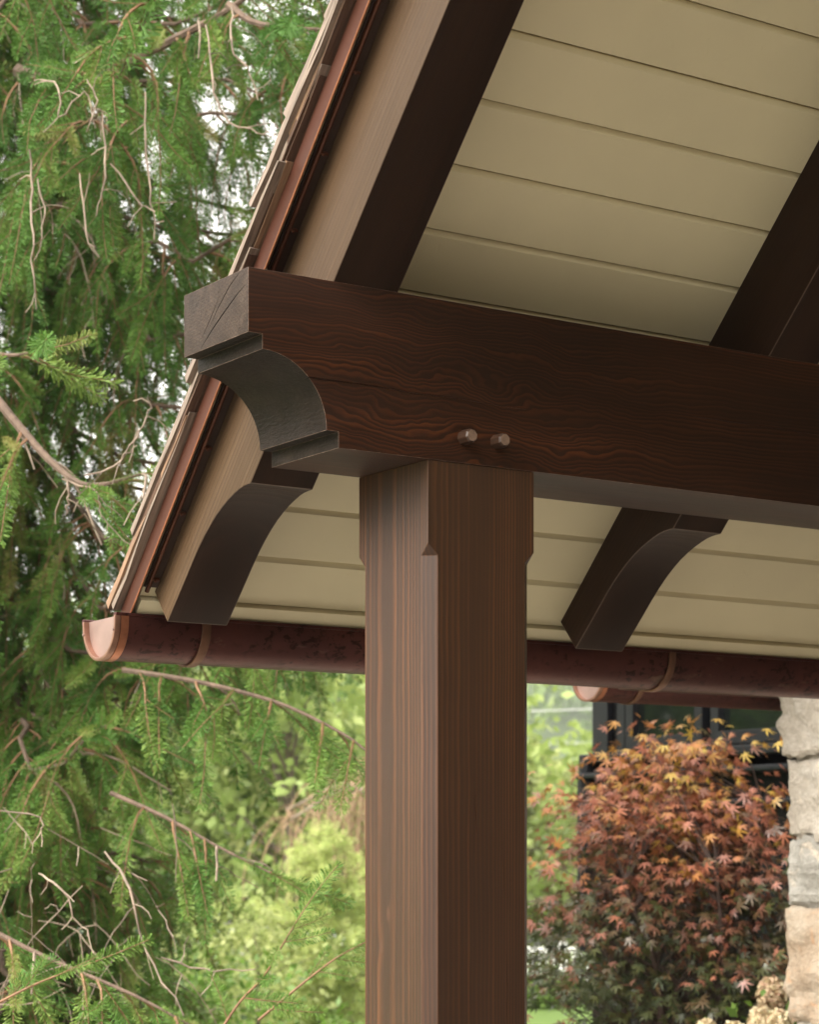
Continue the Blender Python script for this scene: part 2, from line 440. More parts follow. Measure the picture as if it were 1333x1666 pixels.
# cutting tools for drying checks
def apply_boolean(o, cutter):
    md = o.modifiers.new('cut', 'BOOLEAN'); md.object = cutter; md.operation = 'DIFFERENCE'; md.solver = 'EXACT'
    bpy.context.view_layer.update()
    dg = bpy.context.evaluated_depsgraph_get()
    me = bpy.data.meshes.new_from_object(o.evaluated_get(dg))
    old = o.data; o.modifiers.clear(); o.data = me
    bpy.data.meshes.remove(old); cm = cutter.data; bpy.data.objects.remove(cutter); bpy.data.meshes.remove(cm)
def sliver(b, path, wid, depth, nrm):
    """a thin drying check: a wedge along path, cut depth into the face whose outward normal is nrm"""
    nrm = np.array(nrm, float); pts = [np.array(p, float) for p in path]
    n = len(pts); V = []
    for i, p in enumerate(pts):
        t = pts[min(i + 1, n - 1)] - pts[max(i - 1, 0)]; t /= np.linalg.norm(t)
        sd_ = np.cross(t, nrm); w = wid[i] / 2
        V += [p + nrm * .004 + sd_ * w, p + nrm * .004 - sd_ * w, p - nrm * depth]
    Fc = [(0, 1, 2), ((n - 1) * 3, (n - 1) * 3 + 2, (n - 1) * 3 + 1)]
    for i in range(n - 1):
        a, c = i * 3, (i + 1) * 3
        Fc += [(a, c, c + 1, a + 1), (a + 1, c + 1, c + 2, a + 2), (a + 2, c + 2, c, a)]
    b.add(V, Fc)

# ------------------------------------------------------------------ timber post
PX0, PX1, PY0, PY1 = .390, .640, .002, .246          # its faces stand just behind the beam's
def post():
    base = ((PX0 + PX1) / 2, (PY0 + PY1) / 2, .05)
    zs, zc, zt = ZT - .484, ZT - .462, ZT - .3052      # chamfer full, chamfer starts, top
    ch = .0225
    def ring(k, z):
        x0, x1, y0, y1 = PX0, PX1, PY0, PY1
        return [(x0 + k, y0, z), (x1 - k, y0, z), (x1, y0 + k, z), (x1, y1 - k, z), (x1 - k, y1, z), (x0 + k, y1, z), (x0, y1 - k, z), (x0, y0 + k, z)]
    me = bpy.data.meshes.new('timber_post'); bm = bmesh.new()
    V = lambda p: bm.verts.new(np.array(p) - np.array(base))
    lo = [V(p) for p in ring(ch, base[2])]; md = [V(p) for p in ring(ch, zs)]
    cs = [V((x, y, zc)) for x, y in ((PX0, PY0), (PX1, PY0), (PX1, PY1), (PX0, PY1))]
    tp = [V((x, y, zt)) for x, y in ((PX0, PY0), (PX1, PY0), (PX1, PY1), (PX0, PY1))]
    for i in range(8): bm.faces.new((lo[i], lo[(i + 1) % 8], md[(i + 1) % 8], md[i]))
    bm.faces.new(lo[::-1]); bm.faces.new(tp)
    pair = [(7, 0), (1, 2), (3, 4), (5, 6)]            # the two chamfer vertices at each corner
    for k in range(4):
        a, b_ = pair[k]; bm.faces.new((md[a], md[b_], cs[k]))      # little pointed chamfer stops
        k2 = (k + 1) % 4
        bm.faces.new((md[pair[k][1]], md[pair[k2][0]], cs[k2], tp[k2], tp[k], cs[k]))
    bmesh.ops.recalc_face_normals(bm, faces=bm.faces)
    ed = [e for e in bm.edges if e.calc_face_angle(0) > R(28)]
    bmesh.ops.bevel(bm, geom=ed, offset=.0013, segments=2, profile=.6, affect='EDGES', material=1, clamp_overlap=True)
    bm.to_mesh(me); bm.free()
    me.materials.append(M['post']); me.materials.append(M['worn_soft'])
    o = link('timber_post', me, None, base)
    cut = MB()                                          # short open checks in the front face
    for x, z0, z1, w in ((-.014, 1.585, 1.665, .0024), (.052, 1.46, 1.58, .0009), (.060, 1.20, 1.36, .0009), (-.03, .5, .9, .002)):
        zz = np.linspace(z0, z1, 7)
        sliver(cut, [(x + .0012 * math.sin(z * 60), -.122, z) for z in zz], [w * math.sin(math.pi * (i + .4) / 6.8) + .0002 for i in range(7)], .010, (0, -1, 0))
    apply_boolean(o, link('cutter', cut.mesh('cutter', M['cove']), None, base))
    tag(o, 'square dark brown stained timber post with chamfered corners below the beam', 'post')
M['worn_soft'] = wood('post_edge', 'Z', (-.175, .022), 88, (.075, .036, .020), (.22, .09, .036), line=.4, warp=.010, warp_scale=1.2, long_scale=.05, seed=1.3, grow=1.35, irr=.008)
post()

# ------------------------------------------------------------------ tie beam with the carved end
BW, BH, BLEN = .2455, .3045, 4.6
def beam():
    root = empty('timber_beam', (0, 0, ZT))
    cove = []
    cx, cz, ra, rb = .0291, -.2740, .1349, .1310     # quarter ellipse, bulging up to the right
    for k in range(15):
        a = math.pi / 2 * (1 - k / 14)
        cove.append((cx + ra * math.cos(a), cz + rb * math.sin(a)))
    prof = [(0, 0), (0, -.1160), (.0290, -.1162), (.0291, -.1430)] + cove[1:] + [(.1640, -.2745), (.1899, -.2748), (.1899, -BH), (BLEN, -BH), (BLEN, 0)]
    # the pocket under the carved end is cut across the grain: its faces get the end-grain stain
    b = MB(); n = len(prof)
    fn = lambda x, z, y: (x, y, ZT + z)
    vs = [fn(x, z, 0) for x, z in prof] + [fn(x, z, BW) for x, z in prof]
    nend = 4 + len(cove) - 1 + 2
    for i in range(n):
        j = (i + 1) % n
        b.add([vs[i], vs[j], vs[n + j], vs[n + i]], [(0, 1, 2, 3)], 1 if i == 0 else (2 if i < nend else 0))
    b.add(vs, [tuple(range(n - 1, -1, -1)), tuple(range(n, 2 * n))], 0)
    body = b.build('body', [M['beam'], M['end'], M['cove'], M['worn']], root, bevel=.0021, bevel_mi=3)
    cut = MB()
    Z = lambda y, z: (0, y, z)
    # three checks across the end and one long check along the face
    for path, w in ((((.175, -.093), (.140, -.062), (.108, -.030)), (.0006, .0022, .0005)),
                    (((.150, -.083), (.115, -.052), (.070, -.020), (.035, -.004)), (.0005, .0020, .0026, .0007)),
                    (((.180, -.112), (.140, -.088), (.092, -.064), (.045, -.042), (.012, -.030)), (.0006, .0028, .0036, .0024, .0008))):
        sliver(cut, [(0, y, z) for y, z in path], w, .014, (-1, 0, 0))
    xs = np.linspace(.118, .62, 14)
    sliver(cut, [(x, 0, -.1815 - .004 * (x - .118) / .5 + .0012 * math.sin(x * 31)) for x in xs],
           [.0018 * (1 - .86 * i / 13) for i in range(14)], .016, (0, -1, 0))
    sliver(cut, [(x, 0, -.151 + .0008 * math.sin(x * 40)) for x in np.linspace(1.05, 1.5, 8)], [.0002, .0006, .0008, .0006, .0008, .0006, .0004, .0002], .008, (0, -1, 0))
    cu = link('cutter', cut.mesh('cutter', M['cove']), None, (0, 0, ZT))
    apply_boolean(body, cu)
    body.data.polygons.foreach_set('use_smooth', [True] * len(body.data.polygons)); body.data.set_sharp_from_angle(angle=R(20))
    for px in (.4705, .5475):
        p = MB(); ring = []
        for y, r_ in ((.01, .0150), (-.026, .0137), (-.0300, .0112)):
            ring.append([(px + r_ * math.cos(a), y, ZT - .2565 + r_ * math.sin(a)) for a in [R(22.5 + 45 * k) + px * 3 for k in range(8)]])
        vs = sum(ring, [])
        p.add(vs, [(i * 8 + k, i * 8 + (k + 1) % 8, (i + 1) * 8 + (k + 1) % 8, (i + 1) * 8 + k) for i in range(2) for k in range(8)])
        p.add(vs, [tuple(range(16, 24))], 1); p.add(vs, [tuple(range(7, -1, -1))])
        p.build('peg', [M['peg'], M['peg_end']], root, bevel=.0006)
    tag(root, 'heavy dark stained timber beam with scrolled cove end and two wooden pegs', 'beam')
M['peg'] = wood('peg_oak', 'Y', (.46, -.2), 260, (.050, .023, .012), (.12, .056, .028), rough=.45, seed=2)
M['peg_end'] = plain('peg_end_grain', (.145, .092, .064), .55, 0, .4, 120, .4, 500)
beam()

# ------------------------------------------------------------------ rafters: profile in (s down the slope, n out of the roof)
P = R(46.5); CP, SP = math.cos(P), math.sin(P)
NTOP = .180
S_RIDGE = -2.35
def slope(x, s, n): return (x, s * CP + n * SP, ZT - s * SP + n * CP)
tail = [(.4500, .0000), (.4600, .0100), (.4720, .0205), (.4860, .0305), (.5030, .0400), (.5240, .0505), (.5480, .0605), (.5760, .0700), (.6060, .0770),
        (.6370, .0822), (.6700, .0855), (.7100, .0872), (.7660, .0880), (.8660, .0905)]
def rafter(x0, label, outer=False):
    prof = [(S_RIDGE, 0)] + tail + [(.8560, NTOP), (S_RIDGE, NTOP)]
    b = MB(); b.prism(prof, 0, .142, lambda s, n, d: (d, s, n))
    me = b.mesh('rafter', [M['rafter'], M['worn_raf']], bevel=.002, bevel_mi=1, smooth=True)
    if outer:                                          # the outer face gets the paler copy, its sky light painted in
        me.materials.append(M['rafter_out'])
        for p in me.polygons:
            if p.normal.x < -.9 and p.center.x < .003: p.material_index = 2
    o = link('rafter', me, None, (x0, 0, ZT)); o.rotation_euler = (-P, 0, 0)
    tag(o, label, 'rafter', 'sloping rafters over the beam')
M['worn_raf'] = plain('rafter_edge', (.062, .034, .021), .5, 0, .4, 60, .2, 200)
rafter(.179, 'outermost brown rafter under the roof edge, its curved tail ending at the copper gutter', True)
rafter(1.259, 'dark rafter right of the post, crossing above and below the beam')

# ------------------------------------------------------------------ porch roof
ROOF_X1 = 4.5
VX = .145                                            # the rake edge of the boarding
def roof():
    root = empty('porch_roof', (0, 0, ZT)); root.rotation_euler = (-P, 0, 0)
    def part(name, b, mats, **kw):
        return link(name, b.mesh(name, mats, **kw), root)
    lines = [.8712, .7455, .6142, .4820, .3490, .2160, .0830, -.0530, -.1887, -.3237, -.4600, -.5945]
    while lines[-1] > S_RIDGE + .14: lines.append(lines[-1] - .1355)
    for k in range(len(lines) - 1):
        lo, hi = lines[k], lines[k + 1]              # lo = down the slope
        g, bv = .0024, .0095
        e = rng.normal(0, .0006)
        prof = [(lo - g, NTOP + e), (hi + g + bv, NTOP + e), (hi + g, NTOP + e + .0085), (hi + g, NTOP + .018), (lo - g, NTOP + .018)]
        b = MB(); b.prism(prof, VX + .004, ROOF_X1, lambda s, n, d: (d, s, n))
        part('soffit_board', b, M['paint'], bevel=.0008)
    b = MB(); b.prism([(.8712, NTOP - .013), (.945, NTOP - .013), (.945, NTOP + .018), (.8712, NTOP + .018)], VX + .004, ROOF_X1, lambda s, n, d: (d, s, n))
    part('eave_board', b, M['paint'], bevel=.0012)
    b = MB(); b.prism([(S_RIDGE, NTOP + .0185), (.950, NTOP + .0185), (.950, NTOP + .0415), (S_RIDGE, NTOP + .0415)], VX + .002, ROOF_X1, lambda s, n, d: (d, s, n))
    part('roof_deck', b, M['deck'])
    b = MB()                                          # dark strip standing in for the shade between rafter and boarding
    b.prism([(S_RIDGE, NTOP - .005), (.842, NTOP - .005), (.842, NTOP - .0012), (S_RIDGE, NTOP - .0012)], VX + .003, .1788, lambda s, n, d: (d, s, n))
    part('gap_shade_strip', b, M['trim_dark'])
    # copper drip edge: flange on the deck, upright leg, kicked-out lip
    t = .0012
    o_ = [(VX + .06, NTOP + .0430), (VX, NTOP + .0430), (VX, NTOP + .004), (VX - .011, NTOP - .0145)]
    i_ = [(VX - .011 + t, NTOP - .0155), (VX + t, NTOP + .0035), (VX + t, NTOP + .0418), (VX + .06, NTOP + .0418)]
    b = MB(); b.prism(o_ + i_, S_RIDGE, .950, lambda x, n, d: (x, d, n))
    de = part('drip_edge', b, M['copper_drip'])
    b = MB(); b.tube([(VX - .0105, S_RIDGE, NTOP - .0152), (VX - .0105, .950, NTOP - .0152)], .0024, 6)
    lip = link('rolled_lip', b.mesh('rolled_lip', M['copper_mid'], smooth=True), de)
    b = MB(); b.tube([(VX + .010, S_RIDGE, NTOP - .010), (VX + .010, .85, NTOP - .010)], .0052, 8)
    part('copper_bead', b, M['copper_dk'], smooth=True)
    cl = MB(); cl.box((-.003, -.0025, -.004), (.014, .0025, .004)); cl.tube([(.002, 0, -.003), (.002, 0, -.010)], .0030, 6)
    cme = cl.mesh('clip', M['copper_dk'], bevel=.001); r2_ = np.random.default_rng(2)
    for s in np.arange(-1.5, .85, .163):
        o = link('clip', cme, root, (VX + .012, s + .03 + r2_.normal(0, .006), NTOP - .013))
    # split shakes: double starter course, then courses; the rake column one by one
    shake_mats = [M['shake_grey'], M['shake_tan'], M['shake_dark']]
    n0 = NTOP + .0445
    expo, ln = .19, .50
    courses = []
    k = 0
    s_b = .957
    while s_b > S_RIDGE + .2:
        courses.append((s_b, k)); s_b -= expo; k += 1
    r_ = np.random.default_rng(5)
    def shake(s_b, lift, x0, x1, thick, mats, kink):
        """one tapered shake, butt at s_b; lift = height of its butt's underside"""
        b = MB(); nseg = 6
        top = [(s_b - ln * i / nseg, None) for i in range(nseg + 1)]
        tl = lambda f: lift * (1 - f * .92)            # underside comes down to the deck towards the head
        th = lambda f: thick * (1 - .72 * f)
        vs, fs = [], []
        for i in range(nseg + 1):
            f = i / nseg; s = s_b - ln * f
            wob = r_.normal(0, .0011)
            jx = r_.normal(0, .0013)
            vs += [(x0 + jx, s, n0 + tl(f)), (x1, s, n0 + tl(f)), (x1, s, n0 + tl(f) + th(f)), (x0 + jx + r_.normal(0, .001), s + (kink if i == 0 else 0), n0 + tl(f) + th(f) + wob)]
        for i in range(nseg):
            a, c = i * 4, i * 4 + 4
            for q in range(4): fs.append((a + q, a + (q + 1) % 4, c + (q + 1) % 4, c + q))
        fs += [(3, 2, 1, 0), tuple(nseg * 4 + q for q in range(4))]
        b.add(vs, fs)
        return b
    field = MB()
    for s_b, k in courses:
        for layer in range(2 if k == 0 else 1):
            lift = [.0, .014][layer] if k == 0 else .0275 + .002 * r_.normal()
            xo = .122 + r_.uniform(-.010, .010)
            w = r_.uniform(.11, .2)
            sb = s_b + r_.normal(0, .006) - (.012 if (k == 0 and layer == 0) else 0)
            b = shake(sb, lift, xo, xo + w, r_.uniform(.014, .019), None, r_.uniform(-.006, .004))
            mat = shake_mats[[0, 1, 0, 2, 0, 1][(k * 2 + layer) % 6]] 
            o = part('shingle', b, mat, fix=True)
            xx = xo + w + .004
            while xx < ROOF_X1:
                w = r_.uniform(.10, .24); sb2 = s_b + r_.normal(0, .006)
                tb = shake(sb2, lift, xx, min(xx + w, ROOF_X1), r_.uniform(.013, .018), None, 0)
                field.add(tb.v, tb.f); xx += w + .004
        # an undercourse piece shows at the rake beneath each course
        if k > 0:
            xo = .126 + r_.uniform(-.004, .009)
            b = shake(s_b + .02 + r_.normal(0, .012), .010, xo, xo + .15, r_.uniform(.012, .016), None, 0)
            part('shingle', b, shake_mats[[1, 2, 2][k % 3]])
    o = part('shingle_field', field, M['shake_grey']); o['kind'] = 'stuff'
    # the other slope, beyond the ridge over the viewer's side
    loc_ = lambda x, y, z: (x, y * CP - (z - ZT) * SP, y * SP + (z - ZT) * CP)
    yr, zr = S_RIDGE * CP + NTOP * SP, ZT - S_RIDGE * SP + NTOP * CP
    k = SP / CP; b = MB()
    prof = [(yr, zr), (yr - 2.30, zr - 2.30 * k), (yr - 2.28, zr - 2.30 * k + .07), (yr, zr + .09)]
    b.prism(prof, VX + .004, ROOF_X1, lambda y, z, d: loc_(d, y, z)); part('facing_slope', b, M['paint'])
    tag(root, 'steep porch roof with painted soffit boards, wood shingles and copper drip edge', 'roof')
M['copper_dk'] = plain('brown_copper_bead', (.085, .032, .018), .42, .7, .3, 20, .05, 60)  # brown copper shared by the bead and the clips
roof()

# ------------------------------------------------------------------ copper half-round gutters
def gutter(x0, x1, yc, zr, rad, bands, label, cap_mat):
    root = empty('copper_gutter', (x0, yc, zr))
    def arc(r_, deep, n=24):
        pts = [(-r_, .0)]
        for k in range(n + 1):
            a = math.pi + math.pi * k / n
            pts.append((r_ * math.cos(a), -deep + r_ * math.sin(a)))
        pts.append((r_, -.002))
        return pts
    out, inn = arc(rad, .012), arc(rad - .0015, .012)
    b = MB()
    fn = lambda a, c, d: (d, yc + a, zr + c)
    b.prism(out + inn[::-1], x0, x1, fn)
    tr = b.build('trough', M['copper_old'], root, smooth=True)
    b = MB(); b.tube([(x0, yc + rad + .004, zr - .003), (x1, yc + rad + .004, zr - .003)], .0075, 10)
    b.build('rolled_bead', M['copper_old'], root, smooth=True)
    b = MB(); b.prism([(-rad - .0025, -.001), (-rad - .0025, .006), (-rad + .010, .006), (-rad + .010, -.001)], x0, x1, fn)
    b.build('back_flange', M['copper_old'], root, bevel=.001)
    b = MB(); dsc = arc(rad - .003, .012)             # end cap set a little way in
    b.prism(dsc, x0 + .010, x0 + .0125, fn)
    cap = b.build('end_cap', cap_mat, root, smooth=True)
    b = MB(); o2, i2 = arc(rad + .002, .012), arc(rad - .0055, .012)
    b.prism(o2 + i2[::-1], x0 - .0025, x0 + .0105, fn)
    link('end_rim', b.mesh('end_rim', M['copper_rim'], (x0, yc, zr), smooth=True, bevel=.001), cap)
    # riveted seam band of the cap and the hangers
    b = MB(); b.prism(arc(rad + .0018, .012) + arc(rad + .0002, .012)[::-1], x0 + .012, x0 + .030, fn)
    b.build('seam_band', M['copper_mid'], root, smooth=True)
    for a in (-.055, .055):
        b = MB(); q = (x0 - .003, yc + a, zr - .045)
        b.tube([(x0 - .001, yc + a * 1.32, zr - .03), (x0 - .005, yc + a * 1.32, zr - .03)], .003, 8)
        b.build('rivet', M['copper_new'], root, smooth=True)
    for bx in bands:
        b = MB(); b.prism(arc(rad + .0055, .012) + arc(rad + .0004, .012)[::-1], bx, bx + .021, fn)
        b.build('hanger', M['copper_band'], root, smooth=True, bevel=.0015)
    tag(root, label, 'gutter', 'copper half-round gutters')
M['copper_rim'] = plain('bright_copper_rim', (.28, .155, .11), .42, .8, .3, 30, .06, 80)
M['copper_band'] = plain('tarnished_hanger', (.15, .078, .050), .5, .7, .35, 25, .08, 80)
gutter(.098, 4.5, .8165, ZT - .549, .0775, (.302, 1.612, 2.92), 'dark copper half-round gutter along the porch eave, open rounded end at its left', M['copper_new'])
gutter(2.50, 4.95, 2.185, 2.185, .0775, (2.66, 3.9), 'farther copper gutter with pinkish end, behind the porch gutter above the maple', M['copper_new2'] if 'copper_new2' in M else M['copper_new'])
def far_eave():
    root = empty('breezeway_roof', (2.6, 2.0, 2.2))
    b = MB(); b.box((2.56, 2.065, 2.13), (4.95, 2.10, 2.29)); b.build('fascia_board', M['trim_dark'], root, bevel=.003)
    pr = [(2.25, 2.20), (2.25, 2.225), (1.30, 3.20), (1.30, 3.16)]
    b = MB(); b.prism(pr, 2.53, 4.95, lambda y, z, d: (d, y, z + .012)); b.build('roof_slab', M['shake_dark'], root, bevel=.003)
    tag(root, 'low shingled roof edge hidden behind the porch gutter, carrying the farther gutter', 'roof')
far_eave()
def main_house():
    root = empty('main_house', (4.62, -2.4, 0))
    b = MB(); b.box((4.62, -8.0, 0), (9.0, .75, 5.6)); b.build('wall', M['house_wall'], root)
    b = MB(); b.box((-9.5, -10.0, 0), (4.61, -6.6, 4.6)); b.build('unseen_wing_blocker', M['house_wall'], root)  # unseen wing added behind the camera to keep sky light off front faces
    b = MB(); b.prism([(4.2, 5.5), (9.4, 5.5), (6.8, 8.2)], -8.3, .95, lambda x, z, d: (x, d, z)); b.build('roof', M['shake_grey'], root)
    tag(root, 'house wall that the porch beam and roof run into, right of the view', 'house')
M['house_wall'] = plain('brown_house_siding', (.16, .12, .09), .8, 0, .2, 4, .2, 30)
main_house()

# ------------------------------------------------------------------ stone pillar
def stone_mat(name, stops, seed):
    t = NT(name); o = t.mapping(t.obj(), loc=(seed, seed * 2, seed * .3))
    n = t.noise(o, 5, 6, .65, .4); f = t.noise(o, 60, 5, .65); st = t.noise(o, 11, 4, .6, 1.2)
    c = t.mix(1.0, t.ramp(n, stops), (.585, .585, .59), 'MULTIPLY')
    c = t.mix(t.ramp(st, [(.56, 0.0), (.68, .7)]), c, (.42, .24, .13) if seed > 2 else (.50, .43, .35))
    c = t.mix(.45, c, t.ramp(f, [(.3, .6), (.7, 1.3)]), 'MULTIPLY')
    return t.done(c, .88, t.bump(t.math('ADD', f, t.math('MULTIPLY', n, 1.5)), 1.0, .012), spec=.25)
STONES = [stone_mat('pale_stone', [(.3, (.42, .37, .31)), (.5, (.56, .50, .42)), (.7, (.66, .61, .54))], .4),
          stone_mat('grey_stone', [(.3, (.34, .32, .28)), (.5, (.50, .48, .43)), (.7, (.62, .59, .53))], 1.7),
          stone_mat('rusty_stone', [(.3, (.36, .25, .16)), (.5, (.52, .41, .30)), (.7, (.62, .54, .43))], 3.3)]
M['mortar'] = plain('mortar', (.30, .27, .23), .95, 0, .2, 20, .4, 120)
def vnoise(p, seed):
    """cheap smooth 3-D noise for shaping stones"""
    q = np.asarray(p, float)
    out = np.zeros(q.shape[:-1])
    rr = np.random.default_rng(seed)
    for o_ in range(5):
        for _ in range(3):
            k = rr.normal(size=3) * 6 * 1.9 ** o_; ph = rr.uniform(0, 6.3)
            out += np.sin(q @ k + ph) * .5 / 1.7 ** o_
    return out / 3
def stone(root, c, size, seed, mat):
    bm = bmesh.new(); bmesh.ops.create_cube(bm, size=1)
    bmesh.ops.subdivide_edges(bm, edges=bm.edges, cuts=17, use_grid_fill=True)
    co = np.array([v.co for v in bm.verts])
    s = np.array(size)
    # squarish, with broken arrises
    e = np.abs(co) * 2
    two = np.sort(e, axis=1)[:, 1]
    pull = 1 - .05 * smoothstep(.86, 1.0, two) ** 2
    q = co * s * pull[:, None]
    nrm = np.sign(co) * (np.abs(co) > .499)
    q += nrm * (vnoise(q + seed, seed)[:, None] * .026 + (np.abs(vnoise(q * 2.2 + seed, seed + 50)) - .15)[:, None] * .05 + vnoise(q * 6 + seed, seed + 90)[:, None] * .007)
    for v, p in zip(bm.verts, q): v.co = p
    me = bpy.data.meshes.new('stone'); bm.to_mesh(me); bm.free()
    me.polygons.foreach_set('use_smooth', [True] * len(me.polygons)); me.set_sharp_from_angle(angle=R(24))
    me.materials.append(mat)
    o = link('stone', me, root, np.array(c) - np.array(root.location))
    return o
def pillar():
    X0, X1, Y0, Y1 = 3.240, 3.89, 1.40, 2.055
    root = empty('stone_pillar', ((X0 + X1) / 2, (Y0 + Y1) / 2, 0.0))
    b = MB(); b.box((X0 + .035, Y0 + .035, 0), (X1 - .035, Y1 - .035, 2.45)); b.build('mortar_core', M['mortar'], root)
    zs = [2.62, 2.25]                                # joints, from the visible ones: 1.926, 1.654, 1.425
    zs = [2.45, 2.19, 1.926, 1.646, 1.420, 1.020, .70, .38, .05]
    zs = [z for z in zs]
    k = 0
    for i in range(len(zs) - 1):
        z1, z0 = zs[i], zs[i + 1]
        g = .011
        split = .33 + .34 * ((i * 37) % 10) / 10
        ys = Y0 + (Y1 - Y0) * split
        xs = X0 + (X1 - X0) * (1 - split)
        # four corner stones a course, none lined up with the course below
        mats = [[0, 0, 0, 1, 2, 1, 2, 0][i], [2, 1, 0, 0, 0, 2, 1, 0][i]]
        for (xa, xb, ya, yb, mi) in ((X0, xs, ys, Y1, mats[0]), (X0, xs, Y0, ys, mats[1]), (xs, X1, ys, Y1, 1), (xs, X1, Y0, ys, 0)):
            jx = rng.uniform(-.008, .012)
            stone(root, ((xa + xb) / 2 - (jx if xa == X0 else -jx), (ya + yb) / 2 + (jx if yb == Y1 else -jx), (z0 + z1) / 2),
                  (xb - xa - g, yb - ya - g, z1 - z0 - g), 3 + k, STONES[mi]); k += 1
    tag(root, 'pillar of rough pale stone blocks at the right edge, beside the maple', 'pillar')
pillar()

# ------------------------------------------------------------------ black house behind the maple
def black_house():
    XH, YF, YN = 4.99, 5.22, 1.0                     # its wall faces -X, from the far corner YF towards the pillar
    M['black'] = plain('black_painted_wood', (.0105, .0105, .0125), .6, 0, .3, 6, .15, 90, spec=.2)
    M['black_trim'] = plain('black_satin_trim', (.014, .015, .019), .48, 0, .2, 8, .08, 90, spec=.35)
    g = NT('window_glass'); g.done((.012, .016, .014), .04, None, 0.0, .5)
    g.b.inputs['IOR'].default_value = 1.9
    M['glass'] = g.m
    root = empty('black_house', (XH, YF, 0))
    zs, zt_ = 2.108, 2.95                            # window sill and head
    b = MB(); b.box((XH, YN, 0), (XH + 4, YF, zs - .10)); b.box((XH, YN, zt_ + .1), (XH + 4, YF, 3.6)); b.box((XH, YF - .22, zs - .10), (XH + 4, YF, zt_ + .1))
    b.box((XH + .5, YN, zs - .1), (XH + 4, YF - .22, zt_ + .1))
    b.build('wall', M['black'], root)
    b = MB(); b.box((XH - .035, YF - .095, 0), (XH, YF + .03, 3.6)); b.box((XH - .022, YF - .215, zs - .02), (XH, YF - .15, zt_))
    b.build('corner_board', M['black_trim'], root, bevel=.006)
    wins = [(YF - .80, YF - .23), (YF - 1.50, YF - .86), (YF - 2.15, YF - 1.56), (YF - 2.8, YF - 2.21)]
    for ya, yb in wins:
        f = MB()
        f.box((XH - .03, ya, zs), (XH + .05, ya + .055, zt_)); f.box((XH - .03, yb - .055, zs), (XH + .05, yb, zt_))
        f.box((XH - .03, ya + .055, zs), (XH + .05, yb - .055, zs + .065)); f.box((XH - .03, ya + .055, zt_ - .065), (XH + .05, yb - .055, zt_))
        w = f.build('window', M['black_trim'], root, bevel=.004)
        p = MB(); p.box((XH + .008, ya + .055, zs + .065), (XH + .016, yb - .055, zt_ - .065))
        link('pane', p.mesh('pane', M['glass'], root.location), w)
    # sill, drip ledges and rounded rail cap that return round the corner
    for z0, h, pr in ((zs - .055, .045, .10), (zs - .135, .028, .13), (zs - .285, .026, .15)):
        b = MB(); b.box((XH - pr, YN, z0), (XH, YF + .06, z0 + h)); b.build('ledge', M['black_trim'], root, bevel=.009)
    b = MB(); b.box((XH - .07, YN, zs - .44), (XH, YF - .12, zs - .30)); b.build('skirt_board', M['black'], root, bevel=.01)
    b = MB(); b.tube([(XH - .075, YF + .03, 1.10), (XH - .075, YF + .03, zs - .16), (XH - .07, YF + .03, zs - .07), (XH - .03, YF + .01, zs - .03)], [.045, .045, .043, .03], 10)
    b.build('downpipe', M['black_trim'], root, smooth=True)
    for k in range(5):
        z0 = .12 + k * .3
        b = MB(); b.box((XH - .018, YN, z0), (XH, YF - .10, z0 + .285)); b.build('siding_board', M['black'], root, bevel=.004)
    b = MB(); b.prism([(XH - .35, 3.58), (XH + 4.3, 3.58), (XH + 2, 5.4)], YN, YF + .3, lambda x, z, d: (x, d, z)); b.build('roof', M['shake_grey'], root)
    tag(root, 'black painted house wall with dark windows behind the red maple', 'house')
black_house()

# ------------------------------------------------------------------ foliage tools
def unit(v): 
    v = np.asarray(v, float); return v / (np.linalg.norm(v, axis=-1, keepdims=True) + 1e-9)
def frames(d, r):
    """rotation matrices whose z column is d, rolled at random"""
    d = unit(d); a = r.normal(size=d.shape); x = unit(a - d * np.sum(a * d, -1, keepdims=True)); y = np.cross(d, x)
    return np.stack([x, y, d], -1)
def scatter(var_list, pos, rot, scl, tint, r):
    """copies of small variant meshes (verts, tris, mat) merged into arrays"""
    V, F_, MI, T = [], [], [], []
    which = r.integers(0, len(var_list), len(pos)); base = 0
    for k, (bv, bf, bm_, bt) in enumerate(var_list):
        ids = np.where(which == k)[0]
        if not len(ids): continue
        v = np.einsum('nij,vj->nvi', rot[ids], bv) * scl[ids][:, None, None] + pos[ids][:, None, :]
        n, m = len(ids), len(bv)
        f = bf[None] + (base + np.arange(n) * m)[:, None, None]
        V.append(v.reshape(-1, 3)); F_.append(f.reshape(-1, bf.shape[1])); MI.append(np.tile(bm_, n))
        T.append((tint[ids][:, None] + bt[None]).ravel()); base += n * m
    return np.concatenate(V), np.concatenate(F_), np.concatenate(MI), np.clip(np.concatenate(T), 0, 1)
